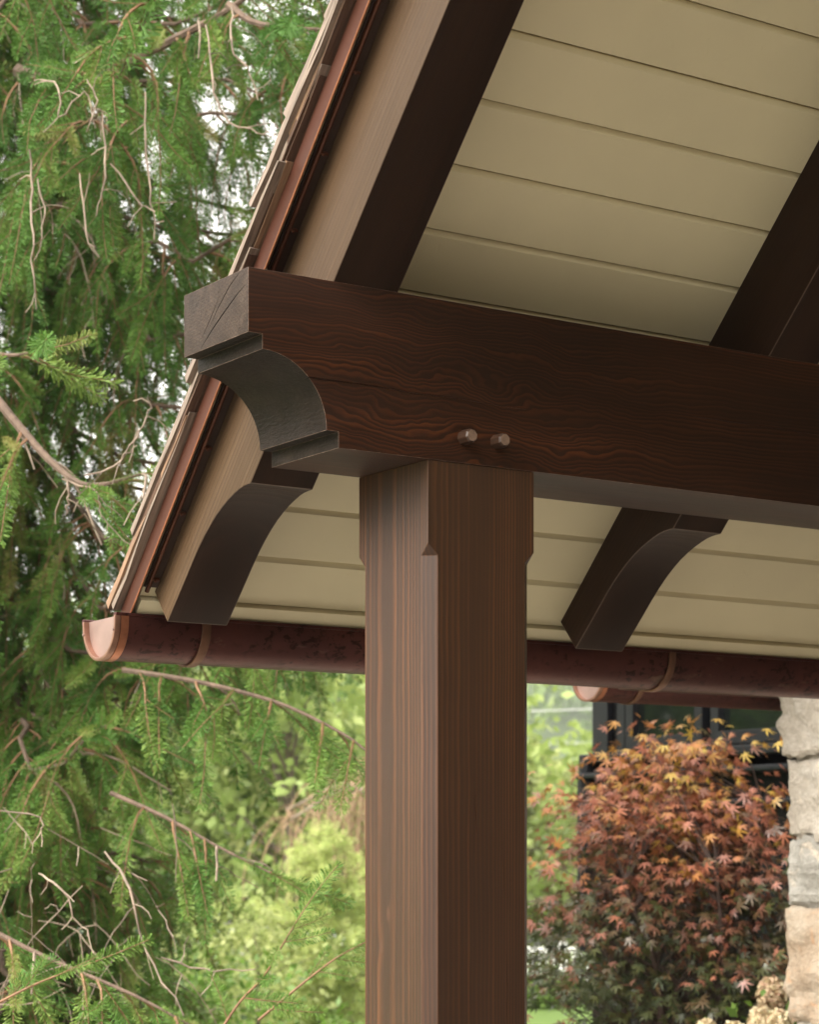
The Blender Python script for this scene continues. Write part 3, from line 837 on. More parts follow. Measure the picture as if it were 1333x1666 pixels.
def shoot_variant(r, nn, nlen, nwid, L=.15):
    """one needled shoot along +z: needles all round a thin brown twig"""
    V, F_, MI, T = [], [], [], []
    bend = r.normal(0, .10, 2)
    ax = lambda t: np.array([bend[0] * t * t * L, bend[1] * t * t * L, t * L])
    for i in range(nn):
        t = (i + r.uniform(0, 1)) / nn * .98 + .01
        a = i * 2.39996 + r.normal(0, .3); rad = np.array([math.cos(a), math.sin(a), 0])
        fwd = r.uniform(.35, .75) + .6 * (t > .9)
        d = unit(rad + np.array([0, 0, fwd])); ln = nlen * r.uniform(.8, 1.15) * (1 - .35 * max(0, t - .75) / .25)
        sdv = unit(np.cross(d, r.normal(size=3))); p = ax(t); b = len(V)
        V += [p + d * ln + sdv * nwid / 2, p + d * ln - sdv * nwid / 2, p]; F_.append((b, b + 1, b + 2)); MI.append(0)
        q = r.normal(0, .05); T += [q + .04, q + .04, q]
    b = len(V); ts = (0, .5, 1.0)
    for t in ts:
        for k in range(3):
            a = 2.1 * k; V.append(ax(t) + np.array([math.cos(a), math.sin(a), 0]) * .0019 * (1 - .5 * t)); T.append(0)
    for i in range(2):
        for k in range(3):
            a0, a1, c0, c1 = b + i * 3 + k, b + i * 3 + (k + 1) % 3, b + i * 3 + 3 + k, b + i * 3 + 3 + (k + 1) % 3
            F_ += [(a0, a1, c1), (a0, c1, c0)]; MI += [1, 1]
    return np.array(V), np.array(F_), np.array(MI), np.array(T)
M['needle'] = leaf_mat('spruce_needles', [(0, (.038, .090, .022)), (.3, (.066, .155, .032)), (.6, (.110, .220, .042)), (.85, (.175, .255, .056)), (1, (.28, .27, .09))], .5, .14, .2)
M['twig'] = plain('spruce_twig', (.20, .105, .052), .7, 0, .3, 40, 0)
M['bark'] = plain('spruce_bark', (.125, .085, .062), .9, 0, .45, 22, .8, 60, stretch=(1, 1, .4), bdist=.01)
M['deadwood'] = plain('dead_twig', (.215, .165, .125), .8, 0, .75, 11, .2, 80)

def hang(p, d, L, r, pull=.30, step=.05, wob=.10):
    """a branchlet that sets off along d and is drawn down by its weight"""
    pts = [np.array(p, float)]; d = unit(d); n = max(2, int(L / step))
    for i in range(n):
        d = unit(d + np.array([0, 0, -pull]) + r.normal(0, wob, 3)); pts.append(pts[-1] + d * L / n)
    return pts
def in_view(p, mu=180, mv=200):
    q = np.asarray(p) - CAM; d = q @ FW
    u = U0 + FPX * (q @ RT) / np.maximum(d, .1); v = V0 - FPX * q[..., 2] / np.maximum(d, .1)
    return (d > .5) & (u > -mu) & (u < 1333 + mu) & (v > -mv) & (v < 1666 + mv), u, v, d

def spruce(loc, label, seed, zlo, zhi, Rlo, Rhi, height, extra=(), whorl=.25, per=7, keep_behind=.7):
    r = np.random.default_rng(seed)
    root = empty('spruce_tree', loc); L0 = np.array(loc, float)
    b = MB()
    b.tube([L0 + np.array([.03 * math.sin(k), .03 * math.cos(k * 1.3), height * k / 10 - .1]) for k in range(11)], [.19 * (1 - k / 10.4) + .012 for k in range(11)], 10)
    b.build('trunk', M['bark'], root, smooth=True)
    limbs, dead = MB(), MB()
    SP_, SD_, SS_, ST_ = [], [], [], []
    def add_shoots(pts, side_len, tint, dens=1.0):
        pts = np.array(pts); n = len(pts)
        acc = 0.0; sgn = 1
        for i in range(n - 1):
            d = unit(pts[i + 1] - pts[i]); seg = np.linalg.norm(pts[i + 1] - pts[i]); acc += seg * dens
            while acc > .074:
                acc -= .074
                lat = unit(np.cross(d, (r.normal(), r.normal(), r.normal() + .6))) * sgn * r.uniform(.7, 1.2); sgn = -sgn
                SP_.append(pts[i] + (pts[i + 1] - pts[i]) * r.uniform()); SD_.append(unit(d * .85 + lat * .62 + np.array([0, 0, -.18]) + r.normal(0, .15, 3)))
                SS_.append(side_len * r.uniform(.65, 1.15) * (1 - .35 * i / n)); ST_.append(tint + r.normal(0, .09))
        SP_.append(pts[-1]); SD_.append(unit(pts[-1] - pts[-2])); SS_.append(side_len * 1.05); ST_.append(tint + .08)
        # needles on the branchlet itself
        for i in range(max(0, n - 4), n - 1):
            SP_.append(pts[i]); SD_.append(unit(pts[i + 1] - pts[i])); SS_.append(np.linalg.norm(pts[i + 1] - pts[i]) / .15 * 1.2); ST_.append(tint)
    def bough(pts, thick, hang_len, p_dead=.09, dens=1.0, tint0=None):
        pts = [np.array(p, float) for p in pts]
        limbs.tube(pts, [thick * (1 - .85 * i / (len(pts) - 1)) + .002 for i in range(len(pts))], 6)
        for i in range(1, len(pts)):
            a, c = pts[i - 1], pts[i]; d = unit(c - a); lat = unit(np.cross(d, (0, 0, 1)))
            f = i / (len(pts) - 1)
            nb = max(1, int(np.linalg.norm(c - a) / .075 * dens + r.uniform()))
            for _ in range(nb):
                p = a + (c - a) * r.uniform(); sg = r.choice((-1, 1))
                Lh = hang_len * r.uniform(.45, 1.15) * (1 - .45 * f)
                dd = unit(d * r.uniform(.2, .7) + lat * sg * r.uniform(.5, 1.0) + np.array([0, 0, r.uniform(-.35, .15)]))
                path = hang(p, dd, Lh, r, r.uniform(.16, .42))
                tn = (tint0 if tint0 is not None else .47) + r.normal(0, .19)
                if r.uniform() < p_dead:
                    dead.tube(path, [.0042 * (1 - .6 * k / len(path)) + .0008 for k in range(len(path))], 4)
                    for k in range(2, len(path) - 1, 2):
                        tw = hang(path[k], unit(r.normal(size=3) + np.array([0, 0, -.4])), r.uniform(.05, .2), r, .2, .04, .25)
                        dead.tube(tw, .0018, 3)
                else:
                    limbs.tube(path, [.0045 * (1 - .7 * k / len(path)) + .0008 for k in range(len(path))], 4, 1)
                    add_shoots(path, r.uniform(1.05, 1.55), tn)
        add_shoots(pts[-3:], 1.0, (tint0 or .5) + .12)
    z = zlo; k = 0
    while z < zhi:
        f = (z - zlo) / (zhi - zlo); Rm = Rlo + (Rhi - Rlo) * f
        for j in range(per):
            az = k * 1.1 + j * 2 * math.pi / per + r.normal(0, .25); zz = z + r.uniform(-.12, .12)
            o_ = np.array([math.cos(az), math.sin(az), 0]); Ln = Rm * r.uniform(.72, 1.1)
            reach = o_ @ RT
            lim = .75 if zz < 2.35 else min(1.75, .75 + (zz - 2.35) * 1.0)
            if reach > .1: Ln = min(Ln, lim / reach)
            away = o_ @ FW > .35                      # those on the far side are seen only through gaps
            if away and r.uniform() > keep_behind: continue
            pts = []
            for q in np.linspace(.05, 1, 9):
                pts.append(L0 + o_ * Ln * q + np.array([0, 0, zz - .20 * Ln * q - .16 * Ln * math.sin(q * 2.6) + .22 * Ln * max(0, q - .6) ** 1.3]) + np.cross(o_, (0, 0, 1)) * (.12 * math.sin(q * 3 + az) + .05 * math.sin(q * 11 + 3 * az)) + r.normal(0, .035, 3))
            bough(pts, .010 * (1 - .4 * f) + .004, .62 if not away else .5, dens=1.0 if not away else .8)
        z += whorl; k += 1
    for e in extra: 
        if e[0] == 'bough': bough(e[1], *e[2:])
        elif e[0] == 'dead':
            dead.tube(e[1], [e[2] * .40 * min(1, .45 + 2.2 * i / (len(e[1]) - 1)) * (1 - .75 * i / (len(e[1]) - 1)) + .0010 for i in range(len(e[1]))], 5)
            for k in range(2, len(e[1]) - 1, 3):          # little forks off the dead twig
                tw = hang(e[1][k], unit(r.normal(size=3) + np.array([0, 0, -.3])), r.uniform(.04, .13), r, .15, .03, .25)
                dead.tube(tw, [.0016 * (1 - .6 * q / len(tw)) + .0004 for q in range(len(tw))], 3)
        elif e[0] == 'sprig':
            limbs.tube(e[1], [.0042 * (1 - .6 * i / len(e[1])) for i in range(len(e[1]))], 5, 1); add_shoots(e[1], e[2], e[3], e[4])
    pos, dr, sc, ti = np.array(SP_), np.array(SD_), np.array(SS_), np.array(ST_)
    ok, u, v, d = in_view(pos, 120, 150)
    keep = ok | (r.uniform(size=len(pos)) < .25)
    pos, dr, sc, ti, u, v, d, ok = pos[keep], dr[keep], sc[keep], ti[keep], u[keep], v[keep], d[keep], ok[keep]
    rot = frames(dr, r)
    near = [shoot_variant(r, 210, .0245, .0027) for _ in range(6)]
    far = [shoot_variant(r, 54, .0265, .0080) for _ in range(5)]
    # the shoots that show largest are pieces of their own
    cand = np.where((u > 0) & (u < 600) & (v > 0) & (v < 1666))[0]
    top = cand[np.argsort(d[cand] / sc[cand])[:300]]
    vm = [raw_mesh('shoot', V_, F_, [M['needle'], M['twig']], MI_, np.clip(.55 + .08 * i_ - .2 + T_, 0, 1)) for i_, (V_, F_, MI_, T_) in enumerate(near)]
    for i in top:
        o = link('shoot', vm[r.integers(0, 6)], root)
        o.matrix_local = Matrix.Translation(Vector(pos[i] - L0)) @ Matrix(rot[i].tolist()).to_4x4() @ Matrix.Scale(sc[i], 4)
    rest = np.ones(len(pos), bool); rest[top] = False
    inn = np.where(rest & (u > -20) & (u < 660) & (v > -20) & (v < 1690))[0]
    nr = np.zeros(len(pos), bool); nr[inn[np.argsort(d[inn])[:4600]]] = True; fr = rest & ~nr
    parts = []
    for sel, var in ((nr, near), (fr, far)):
        if sel.sum(): parts.append(scatter(var, pos[sel] - L0, rot[sel], sc[sel], ti[sel], r))
    V = np.concatenate([q[0] for q in parts]); off = np.cumsum([0] + [len(q[0]) for q in parts[:-1]])
    F_ = np.concatenate([q[1] + o_ for q, o_ in zip(parts, off)])
    o = link('crown', raw_mesh('crown', V, F_, [M['needle'], M['twig']], np.concatenate([q[2] for q in parts]), np.concatenate([q[3] for q in parts])), root)
    o['kind'] = 'stuff'
    o = limbs.build('branches', [M['bark'], M['twig']], root, fix=False, smooth=False); o['kind'] = 'stuff'
    if dead.v: o = dead.build('dead_twigs', M['deadwood'], root, fix=False); o['kind'] = 'stuff'
    tag(root, label, 'tree')
    open('/tmp/spruce.txt', 'a').write('%d %d\n' % (len(pos), len(F_)))
def L0_depth(p): return (p - CAM) @ FW
def px_path(pts): return [at(u, v, d) for u, v, d in pts]
def smooth_path(pts, n=4):
    """Catmull-Rom through the given points"""
    P_ = [np.array(p, float) for p in pts]; P_ = [2 * P_[0] - P_[1]] + P_ + [2 * P_[-1] - P_[-2]]; out = []
    for i in range(1, len(P_) - 2):
        for t in np.linspace(0, 1, n, endpoint=False):
            a, b_, c, e = P_[i - 1:i + 3]
            out.append(.5 * ((2 * b_) + (-a + c) * t + (2 * a - 5 * b_ + 4 * c - e) * t * t + (-a + 3 * b_ - 3 * c + e) * t ** 3))
    return out + [P_[-2]]
EX = []
def D(pts, rad): EX.append(('dead', [p + rng.normal(0, .0035, 3) for p in smooth_path(px_path([(u, v, d - (.75 if v < 600 else .25)) for u, v, d in pts]))], rad))
def B(pts, *a): EX.append(('bough', smooth_path(px_path(pts), 3), *a))
def S(pts, *a): EX.append(('sprig', smooth_path(px_path(pts), 3), *a))
# limbs that stand out in front of the crown
B([(30, 115, 7.6), (75, 132, 7.5), (150, 128, 7.4), (240, 85, 7.3), (310, 50, 7.25), (380, 10, 7.2), (470, -60, 7.2)], .024, .42, .22, .8)
B([(372, 8, 7.2), (410, 35, 7.1), (470, 45, 7.0), (540, 48, 6.9)], .012, .28, .2, .8)
B([(-30, 620, 6.4), (40, 705, 6.3), (98, 765, 6.2), (150, 790, 6.1), (235, 770, 6.05)], .013, .30, .35, .7, .62)
B([(-40, 560, 6.0), (10, 578, 5.9), (70, 570, 5.85)], .006, .12, .0, .8, .66)
B([(200, 1090, 7.2), (300, 1105, 7.1), (390, 1125, 7.0), (470, 1150, 6.9), (560, 1195, 6.8), (600, 1225, 6.75)], .008, .26, .16, .5, .50)
B([(180, 1290, 7.0), (270, 1330, 6.9), (350, 1375, 6.8), (440, 1420, 6.7)], .006, .26, .18, .5, .46)
S([(350, 1690, 5.9), (390, 1630, 5.9), (428, 1590, 5.85), (455, 1545, 5.8), (482, 1500, 5.8)], 1.2, .60, 1.1)
S([(420, 1660, 6.0), (480, 1610, 6.0), (545, 1560, 5.95), (600, 1530, 5.9)], 1.1, .58, 1.1)
S([(-20, 1640, 5.6), (60, 1600, 5.6), (140, 1570, 5.6)], 1.1, .62, 1.1)
B([(-40, 1500, 6.2), (80, 1560, 6.1), (220, 1620, 6.0), (330, 1680, 5.95)], .006, .25, .3, 1.0, .60)
D([(140, 775, 6.1), (185, 758, 6.1), (222, 715, 6.1), (243, 670, 6.1), (240, 643, 6.1)], .0065)
D([(200, 745, 6.1), (218, 722, 6.1), (223, 690, 6.1)], .004)
D([(105, 775, 6.2), (112, 805, 6.2), (108, 832, 6.2)], .010)
D([(100, 780, 6.2), (155, 800, 6.2), (162, 830, 6.2), (178, 860, 6.2)], .006)
D([(55, 128, 7.4), (95, 140, 7.3), (98, 190, 7.3), (140, 150, 7.3), (152, 210, 7.3)], .007)
D([(140, 130, 7.3), (155, 165, 7.3), (140, 215, 7.3)], .006)
D([(335, 40, 7.2), (345, 130, 7.1), (365, 190, 7.1), (410, 215, 7.1), (445, 220, 7.1)], .008)
D([(378, 10, 7.2), (375, 70, 7.1), (400, 110, 7.1), (420, 160, 7.1)], .007)
D([(235, 150, 7.2), (238, 250, 7.2), (248, 330, 7.2), (250, 390, 7.2)], .008)
D([(168, 180, 7.3), (170, 290, 7.3), (160, 350, 7.3)], .008)
D([(48, 240, 7.2), (50, 330, 7.2), (52, 400, 7.1), (58, 500, 7.1)], .010)
D([(60, 290, 7.1), (72, 350, 7.1), (58, 425, 7.1)], .007)
D([(130, 280, 7.1), (140, 380, 7.1), (160, 415, 7.1)], .007)
D([(180, 265, 7.1), (225, 325, 7.1), (250, 345, 7.1)], .007)
D([(60, 1420, 6.4), (95, 1440, 6.3), (120, 1490, 6.3), (145, 1520, 6.3)], .008)
D([(175, 1390, 6.6), (215, 1450, 6.5), (235, 1545, 6.5), (300, 1650, 6.4)], .011)
D([(0, 1320, 6.4), (60, 1330, 6.4), (70, 1380, 6.4)], .005)
D([(260, 1560, 6.5), (330, 1575, 6.5), (420, 1580, 6.5)], .007)
for q in range(24):                                   # brittle lower twigs in a tangle
    u_, v_, d_ = rng.uniform(-20, 300), rng.uniform(1300, 1680), rng.uniform(6.2, 7.4)
    p_ = at(u_, v_, d_); dr_ = unit(np.array([0, 0, -.3]) + RT * rng.normal(0, 1) + FW * rng.normal(0, .5))
    EX.append(('dead', hang(p_, dr_, rng.uniform(.15, .5), rng, .12, .05, .16), rng.uniform(.002, .0042)))
tl = flat(-60, 8.9)
spruce(tl, 'large drooping green spruce filling the left side behind the roof edge', 21, .30, 6.4, 2.9, 2.35, 10.0, EX)

# ------------------------------------------------------------------ leafy trees
def leaf_variant(r, n=1, size=1.0):
    """a bent lozenge leaf"""
    a = r.normal(0, .12)
    V = np.array([(0, 0, 0), (.28, .06, .45), (0, .16 + a, 1), (-.28, .06, .45)]) * size
    return V, np.array([(0, 1, 2), (0, 2, 3)]), np.zeros(2, int), np.zeros(4)
def palm_variant(r):
    """a seven-lobed maple leaf, stalk at the origin, lobes towards +z"""
    V, T = [(0, 0, .0)], [0]
    ang = [-125, -82, -40, 0, 40, 82, 125]; ln = [.38, .68, .92, 1.0, .92, .68, .38]
    for i, (a, l) in enumerate(zip(ang, ln)):
        l *= r.uniform(.88, 1.08); droop = -.22 * l * l + r.normal(0, .03)
        if i: 
            m = R((a + ang[i - 1]) / 2); V.append((math.sin(m) * .20, .0, math.cos(m) * .20)); T.append(0)
        for da, f in ((-9, .55), (0, 1.0), (9, .55)):
            q = R(a + da); V.append((math.sin(q) * l * f, droop * f, math.cos(q) * l * f)); T.append(.0)
    n = len(V) - 1
    F_ = [(0, i, i + 1) for i in range(1, n)]
    return np.array(V, float), np.array(F_), np.zeros(len(F_), int), np.array(T, float)
M['trunk'] = plain('grey_brown_bark', (.13, .10, .075), .9, 0, .4, 16, .6, 50, stretch=(1, 1, .3))
def leafy(name, label, base, h, rad, mat, n, size, seed, crown0=.25, group=None, droop=.2, clumps=26, cat='tree', bark=None, squash=1.0):
    r = np.random.default_rng(seed); base = np.array(base, float)
    root = empty(name, base); tb = MB()
    tb.tube([base + np.array([.02 * h * math.sin(k * .9 + seed), .02 * h * math.cos(k), h * .8 * k / 7 - .15]) for k in range(8)], [h * .018 * (1 - k / 8.5) + .006 for k in range(8)], 8)
    pos, dr, sc, ti = [], [], [], []
    for c in range(clumps):
        f = (c + r.uniform()) / clumps
        z = h * (crown0 + (1 - crown0) * f); prof = math.sin(math.pi * min(1, (.12 + .88 * f)) ** .8) ** .6
        a = r.uniform(0, 6.283); q = rad * prof * r.uniform(.35, 1.0)
        cpos = base + np.array([math.cos(a) * q, math.sin(a) * q, z])
        st = base + np.array([0, 0, z * .72])
        mid = (st + cpos) / 2 + np.array([0, 0, .05 * h]) 
        tb.tube([st, mid, cpos], [h * .007, h * .004, h * .0015], 5)
        m = int(n / clumps * r.uniform(.6, 1.4)); cr = rad * r.uniform(.28, .5)
        pp = r.normal(size=(m, 3)); pp = unit(pp) * (r.uniform(.25, 1, m) ** .6)[:, None] * cr; pp[:, 2] *= .75 * squash
        pos.append(cpos + pp); d = unit(pp + r.normal(0, .5 * cr, (m, 3))); d[:, 2] -= droop; dr.append(unit(d))
        sc.append(size * r.uniform(.6, 1.25, m)); ti.append(np.clip(r.normal(.5, .2) + r.normal(0, .13, m), 0, 1))
    pos, dr, sc, ti = map(np.concatenate, (pos, dr, sc, ti))
    V, F_, MI, T = scatter([leaf_variant(r) for _ in range(4)], pos - base, frames(dr, r), sc, ti, r)
    tb.build('trunk', bark or M['trunk'], root, fix=False, smooth=True)
    o = link('crown', raw_mesh('crown', V, F_, mat, MI, T), root); o['kind'] = 'stuff'
    tag(root, label, cat, group)
    return root

# ------------------------------------------------------------------ Japanese maple
M['maple'] = leaf_mat('maple_leaf', [(0, (.045, .062, .024)), (.22, (.085, .095, .028)), (.38, (.15, .080, .042)), (.52, (.29, .105, .070)), (.66, (.48, .18, .11)),
                                     (.80, (.50, .22, .060)), (1, (.52, .36, .060))], .36, .30, .8)
def maple():
    r = np.random.default_rng(8)
    base = flat(1095, 8.75); root = empty('maple_tree', base); tb = MB()
    H = 1.95
    pos, dr, sc, ti = [], [], [], []
    stems = []
    for k in range(6):
        a = k * 1.05 + .3; tip = base + np.array([math.cos(a) * .36, math.sin(a) * .36, H * r.uniform(.72, .94)])
        mid = base + np.array([math.cos(a) * .12, math.sin(a) * .12, .62])
        st = smooth_path([base + np.array([math.cos(a) * .02, math.sin(a) * .02, 0]), mid, (mid + tip) / 2 + r.normal(0, .05, 3), tip], 4)
        tb.tube(st, [.021 * (1 - .8 * i / (len(st) - 1)) + .003 for i in range(len(st))], 7); stems.append(st)
    # leaf pads: flat layered sprays, as this kind of maple grows them
    pads = []
    lob = r.uniform(0, 6.28, 6)
    for c in range(460):
        f = r.uniform() ** .85; z = .42 + (H - .42) * f
        rm = .58 * (1 - .78 * max(0, (f - .5) / .5) ** 1.25) * (.72 + .28 * min(1, f / .25))
        a = r.uniform(0, 6.283); rm *= 1 + .20 * math.sin(3 * a + lob[0] + 5 * f) + .14 * math.sin(5 * a + lob[1] - 11 * f) + .10 * math.sin(17 * f + lob[2] + a)
        q = rm * r.uniform(.25, 1.04) ** .6; z += .10 * math.sin(2 * a + lob[3]) * f
        pads.append((base + np.array([math.cos(a) * q, math.sin(a) * q, z]), f, a, q / max(rm, .01)))
    for u, v, d in ((1048, 1195, 8.6), (1095, 1188, 8.7), (1070, 1215, 8.6), (1180, 1212, 8.7), (1205, 1205, 8.6), (885, 1400, 8.5), (880, 1485, 8.5), (880, 1558, 8.45), (900, 1630, 8.4),
                    (930, 1275, 8.5), (905, 1300, 8.5), (1255, 1290, 8.6), (1240, 1560, 8.4), (1180, 1640, 8.3)):
        p = at(u, v, d); pads.append((p, (p[2] - .42) / (H - .42), math.atan2(p[1] - base[1], p[0] - base[0]), 1.0))
    for p, f, a, edge in pads:
        st = stems[r.integers(0, 6)]; s0 = st[min(len(st) - 1, int(len(st) * min(.95, max(.3, f))))]
        tb.tube([s0, (s0 + p) / 2 + np.array([0, 0, .03]), p], [.0042, .003, .0014], 4)
        m = r.integers(13, 24); pr = r.uniform(.09, .17)
        pp = r.normal(size=(m, 3)) * pr * np.array([.8, .8, .18])
        pos.append(p + pp)
        out = np.array([math.cos(a), math.sin(a), -.28]); dr.append(unit(out * .8 + unit(pp) * .9 + r.normal(0, .35, (m, 3)) + np.array([0, 0, -.22])))
        sc.append(r.uniform(.026, .058, m))
        # young outer and upper leaves are red and orange, the old inner ones green
        sun_ = smoothstep(.50, .98, f * .80 + edge * .25)
        ti.append(np.clip(r.normal(.10 + .62 * sun_, .10) + r.normal(0, .14, m), 0, 1))
    pos, dr, sc, ti = map(np.concatenate, (pos, dr, sc, ti))
    # blades lie roughly level: roll them so their face (+y) looks up
    z_ = unit(dr); upv = np.array([0, 0, 1.0]) + r.normal(0, .6, z_.shape); y_ = unit(upv - z_ * np.sum(upv * z_, -1, keepdims=True)); x_ = np.cross(y_, z_)
    rot = np.stack([x_, y_, z_], -1)
    vars_ = [palm_variant(r) for _ in range(5)]
    ok, u, v, d = in_view(pos, 0, 0)
    cand = np.where((u > 860) & (u < 1278) & (v > 1130) & (v < 1666))[0]
    top = cand[np.argsort(d[cand] - sc[cand] * 12)[:300]]
    vm = {}
    for i in top:
        key = (int(r.integers(0, 5)), int(round(ti[i] * 9)))
        if key not in vm:
            V_, F_, MI_, T_ = vars_[key[0]]; vm[key] = raw_mesh('leaf', V_, F_, M['maple'], MI_, np.full(len(V_), key[1] / 9))
        o = link('leaf', vm[key], root)
        o.matrix_local = Matrix.Translation(Vector(pos[i] - base)) @ Matrix(rot[i].tolist()).to_4x4() @ Matrix.Scale(sc[i], 4)
    rest = np.ones(len(pos), bool); rest[top] = False
    V, F_, MI, T = scatter(vars_, pos[rest] - base, rot[rest], sc[rest], ti[rest], r)
    o = link('crown', raw_mesh('crown', V, F_, M['maple'], MI, T), root); o['kind'] = 'stuff'
    tb.build('trunk', M['maple_bark'], root, fix=False, smooth=True)
    tag(root, 'bushy Japanese maple with red, orange and bronze leaves in front of the black house', 'tree')
M['maple_bark'] = plain('maple_bark', (.055, .034, .027), .8, 0, .3, 20, .3, 60)
maple()

# ------------------------------------------------------------------ hydrangea at the foot of the pillar
M['petal'] = leaf_mat('hydrangea_petal', [(0, (.50, .30, .22)), (.4, (.66, .55, .36)), (.75, (.72, .68, .46)), (1, (.60, .68, .34))], .7, .3, .2)
M['shrub'] = leaf_mat('shrub_leaf', [(0, (.05, .09, .02)), (.5, (.11, .20, .03)), (1, (.20, .32, .05))], .5, .3)
def hydrangea():
    r = np.random.default_rng(3); base = flat(1262, 8.0); root = empty('hydrangea', base); tb = MB()
    heads = [(1257, 1618, 7.9, .055), (1238, 1662, 7.8, .045), (1268, 1668, 7.75, .045), (1150, 1680, 7.9, .04), (1195, 1690, 7.8, .05)]
    for u, v, d, s in heads:
        c = at(u, v, d)
        tb.tube([base + r.normal(0, .03, 3) * np.array([1, 1, 0]), (base + c) / 2 + r.normal(0, .03, 3), c], [.008, .006, .004], 5)
        m = 900; pp = unit(r.normal(size=(m, 3))) * np.array([1, 1, 1.25]) * s * r.uniform(.6, 1, m)[:, None]
        V, F_, MI, T = scatter([leaf_variant(r) for _ in range(3)], c + pp - base, frames(unit(np.cross(pp, r.normal(size=(m, 3)))), r), r.uniform(.018, .030, m), np.clip(r.normal(.45, .15) + r.normal(0, .14, m), 0, 1), r)
        link('flower_head', raw_mesh('flower_head', V, F_, M['petal'], MI, T), root)
    tb.build('stems', M['trunk'], root, fix=False)
    m = 620; pp = r.normal(size=(m, 3)) * np.array([.16, .16, .20]) + np.array([0, 0, .60])
    V, F_, MI, T = scatter([leaf_variant(r) for _ in range(3)], pp, frames(unit(pp * np.array([1, 1, .1]) + r.normal(0, .2, (m, 3))), r), r.uniform(.035, .065, m), np.clip(r.normal(.45, .2, m), 0, 1), r)
    o = link('foliage', raw_mesh('foliage', V, F_, M['shrub'], MI, T), root); o['kind'] = 'stuff'
    tag(root, 'hydrangea with cream and pink flower heads beside the stone pillar', 'shrub')
hydrangea()

# ------------------------------------------------------------------ young larch and weeping tree left of the post
M['larch'] = leaf_mat('larch_needles', [(0, (.30, .38, .11)), (.5, (.45, .53, .18)), (1, (.58, .62, .26))], .5, .4)
M['yellowgreen'] = leaf_mat('yellow_green_leaf', [(0, (.17, .21, .065)), (.5, (.29, .34, .115)), (1, (.42, .45, .18))], .5, .4)
M['midgreen'] = leaf_mat('mid_green_leaf', [(0, (.07, .12, .03)), (.5, (.13, .21, .045)), (1, (.22, .29, .07))], .5, .35)
M['palegreen'] = leaf_mat('pale_green_leaf', [(0, (.16, .22, .06)), (.5, (.27, .35, .10)), (1, (.38, .44, .15))], .5, .4)
def larch():
    r = np.random.default_rng(14); base = flat(520, 18.0); root = empty('larch_sapling', base); tb = MB()
    H = 1.80
    tb.tube([base, base + np.array([.02, 0, H * .6]), base + np.array([.06, .02, H])], [.022, .012, .003], 6)
    pos, dr, sc, ti = [], [], [], []
    for k in range(74):
        f = (k + r.uniform()) / 74; z = .15 + (H - .15) * f; a = r.uniform(0, 6.283); L = .12 + .80 * (1 - f) ** .8
        path = hang(base + np.array([0, 0, z]), (math.cos(a), math.sin(a), .25), L * r.uniform(.7, 1.1), r, .07, .05, .1)
        tb.tube(path, [.004 * (1 - .7 * i / len(path)) + .001 for i in range(len(path))], 4)
        P_ = np.array(path)
        for i in range(len(P_) - 1):
            for q in range(3):
                p = P_[i] + (P_[i + 1] - P_[i]) * r.uniform(); pos.append(p); dr.append(unit(P_[i + 1] - P_[i] + r.normal(0, .05, 3))); sc.append(r.uniform(.6, 1.0)); ti.append(np.clip(r.normal(.55, .2), 0, 1))
    V, F_, MI, T = scatter([shoot_variant(r, 30, .042, .012) for _ in range(4)], np.array(pos) - base, frames(np.array(dr), r), np.array(sc), np.array(ti), r)
    o = link('crown', raw_mesh('crown', V, F_, [M['larch'], M['twig']], MI, T), root); o['kind'] = 'stuff'
    tb.build('trunk', M['trunk'], root, fix=False)
    tag(root, 'young bright yellow-green larch growing just left of the post', 'tree')
larch()
def weeping():
    r = np.random.default_rng(15); base = flat(645, 22.0); root = empty('weeping_tree', base); tb, tw = MB(), MB()
    top = at(600, 1318, 15.4); c = base + np.array([0, 0, 1.95])
    tb.tube([base, c], [.09, .06], 8)
    pos, dr, sc, ti = [], [], [], []
    for k in range(9):
        a = k * .7 + .2; e = c + np.array([math.cos(a), math.sin(a), 0]) * r.uniform(.7, 1.35) + np.array([0, 0, r.uniform(-.05, .45)])
        lb = smooth_path([c - np.array([0, 0, .2]), c + (e - c) * .4 + np.array([0, 0, .3]), e], 5); tb.tube(lb, [.03 * (1 - .75 * i / (len(lb) - 1)) + .005 for i in range(len(lb))], 6)
        for i in range(1, len(lb)):
            for q in range(5):
                path = hang(lb[i] + r.normal(0, .04, 3), r.normal(0, 1, 3) + np.array([0, 0, -.3]), r.uniform(.4, 1.3), r, .5, .12, .07)
                tw.tube(path, .0065, 3)
                for p in path[1:]:
                    if r.uniform() < .45: pos.append(p + r.normal(0, .02, 3)); dr.append((r.normal(0, .4), r.normal(0, .4), -1)); sc.append(r.uniform(.03, .06)); ti.append(r.uniform(.3, 1))
    V, F_, MI, T = scatter([leaf_variant(r) for _ in range(3)], np.array(pos) - base, frames(np.array(dr, float), r), np.array(sc), np.array(ti), r)
    o = link('leaves', raw_mesh('leaves', V, F_, M['yellowgreen'], MI, T), root); o['kind'] = 'stuff'
    tb.build('trunk', M['deadwood'], root, fix=False, smooth=True)
    o = tw.build('hanging_twigs', M['weep'], root, fix=False); o['kind'] = 'stuff'
    tag(root, 'small weeping tree with thin brown hanging twigs behind the yellow-green larch', 'tree')
M['weep'] = plain('brown_weeping_twig', (.26, .17, .10), .8, 0, .4, 12, 0)
weeping()

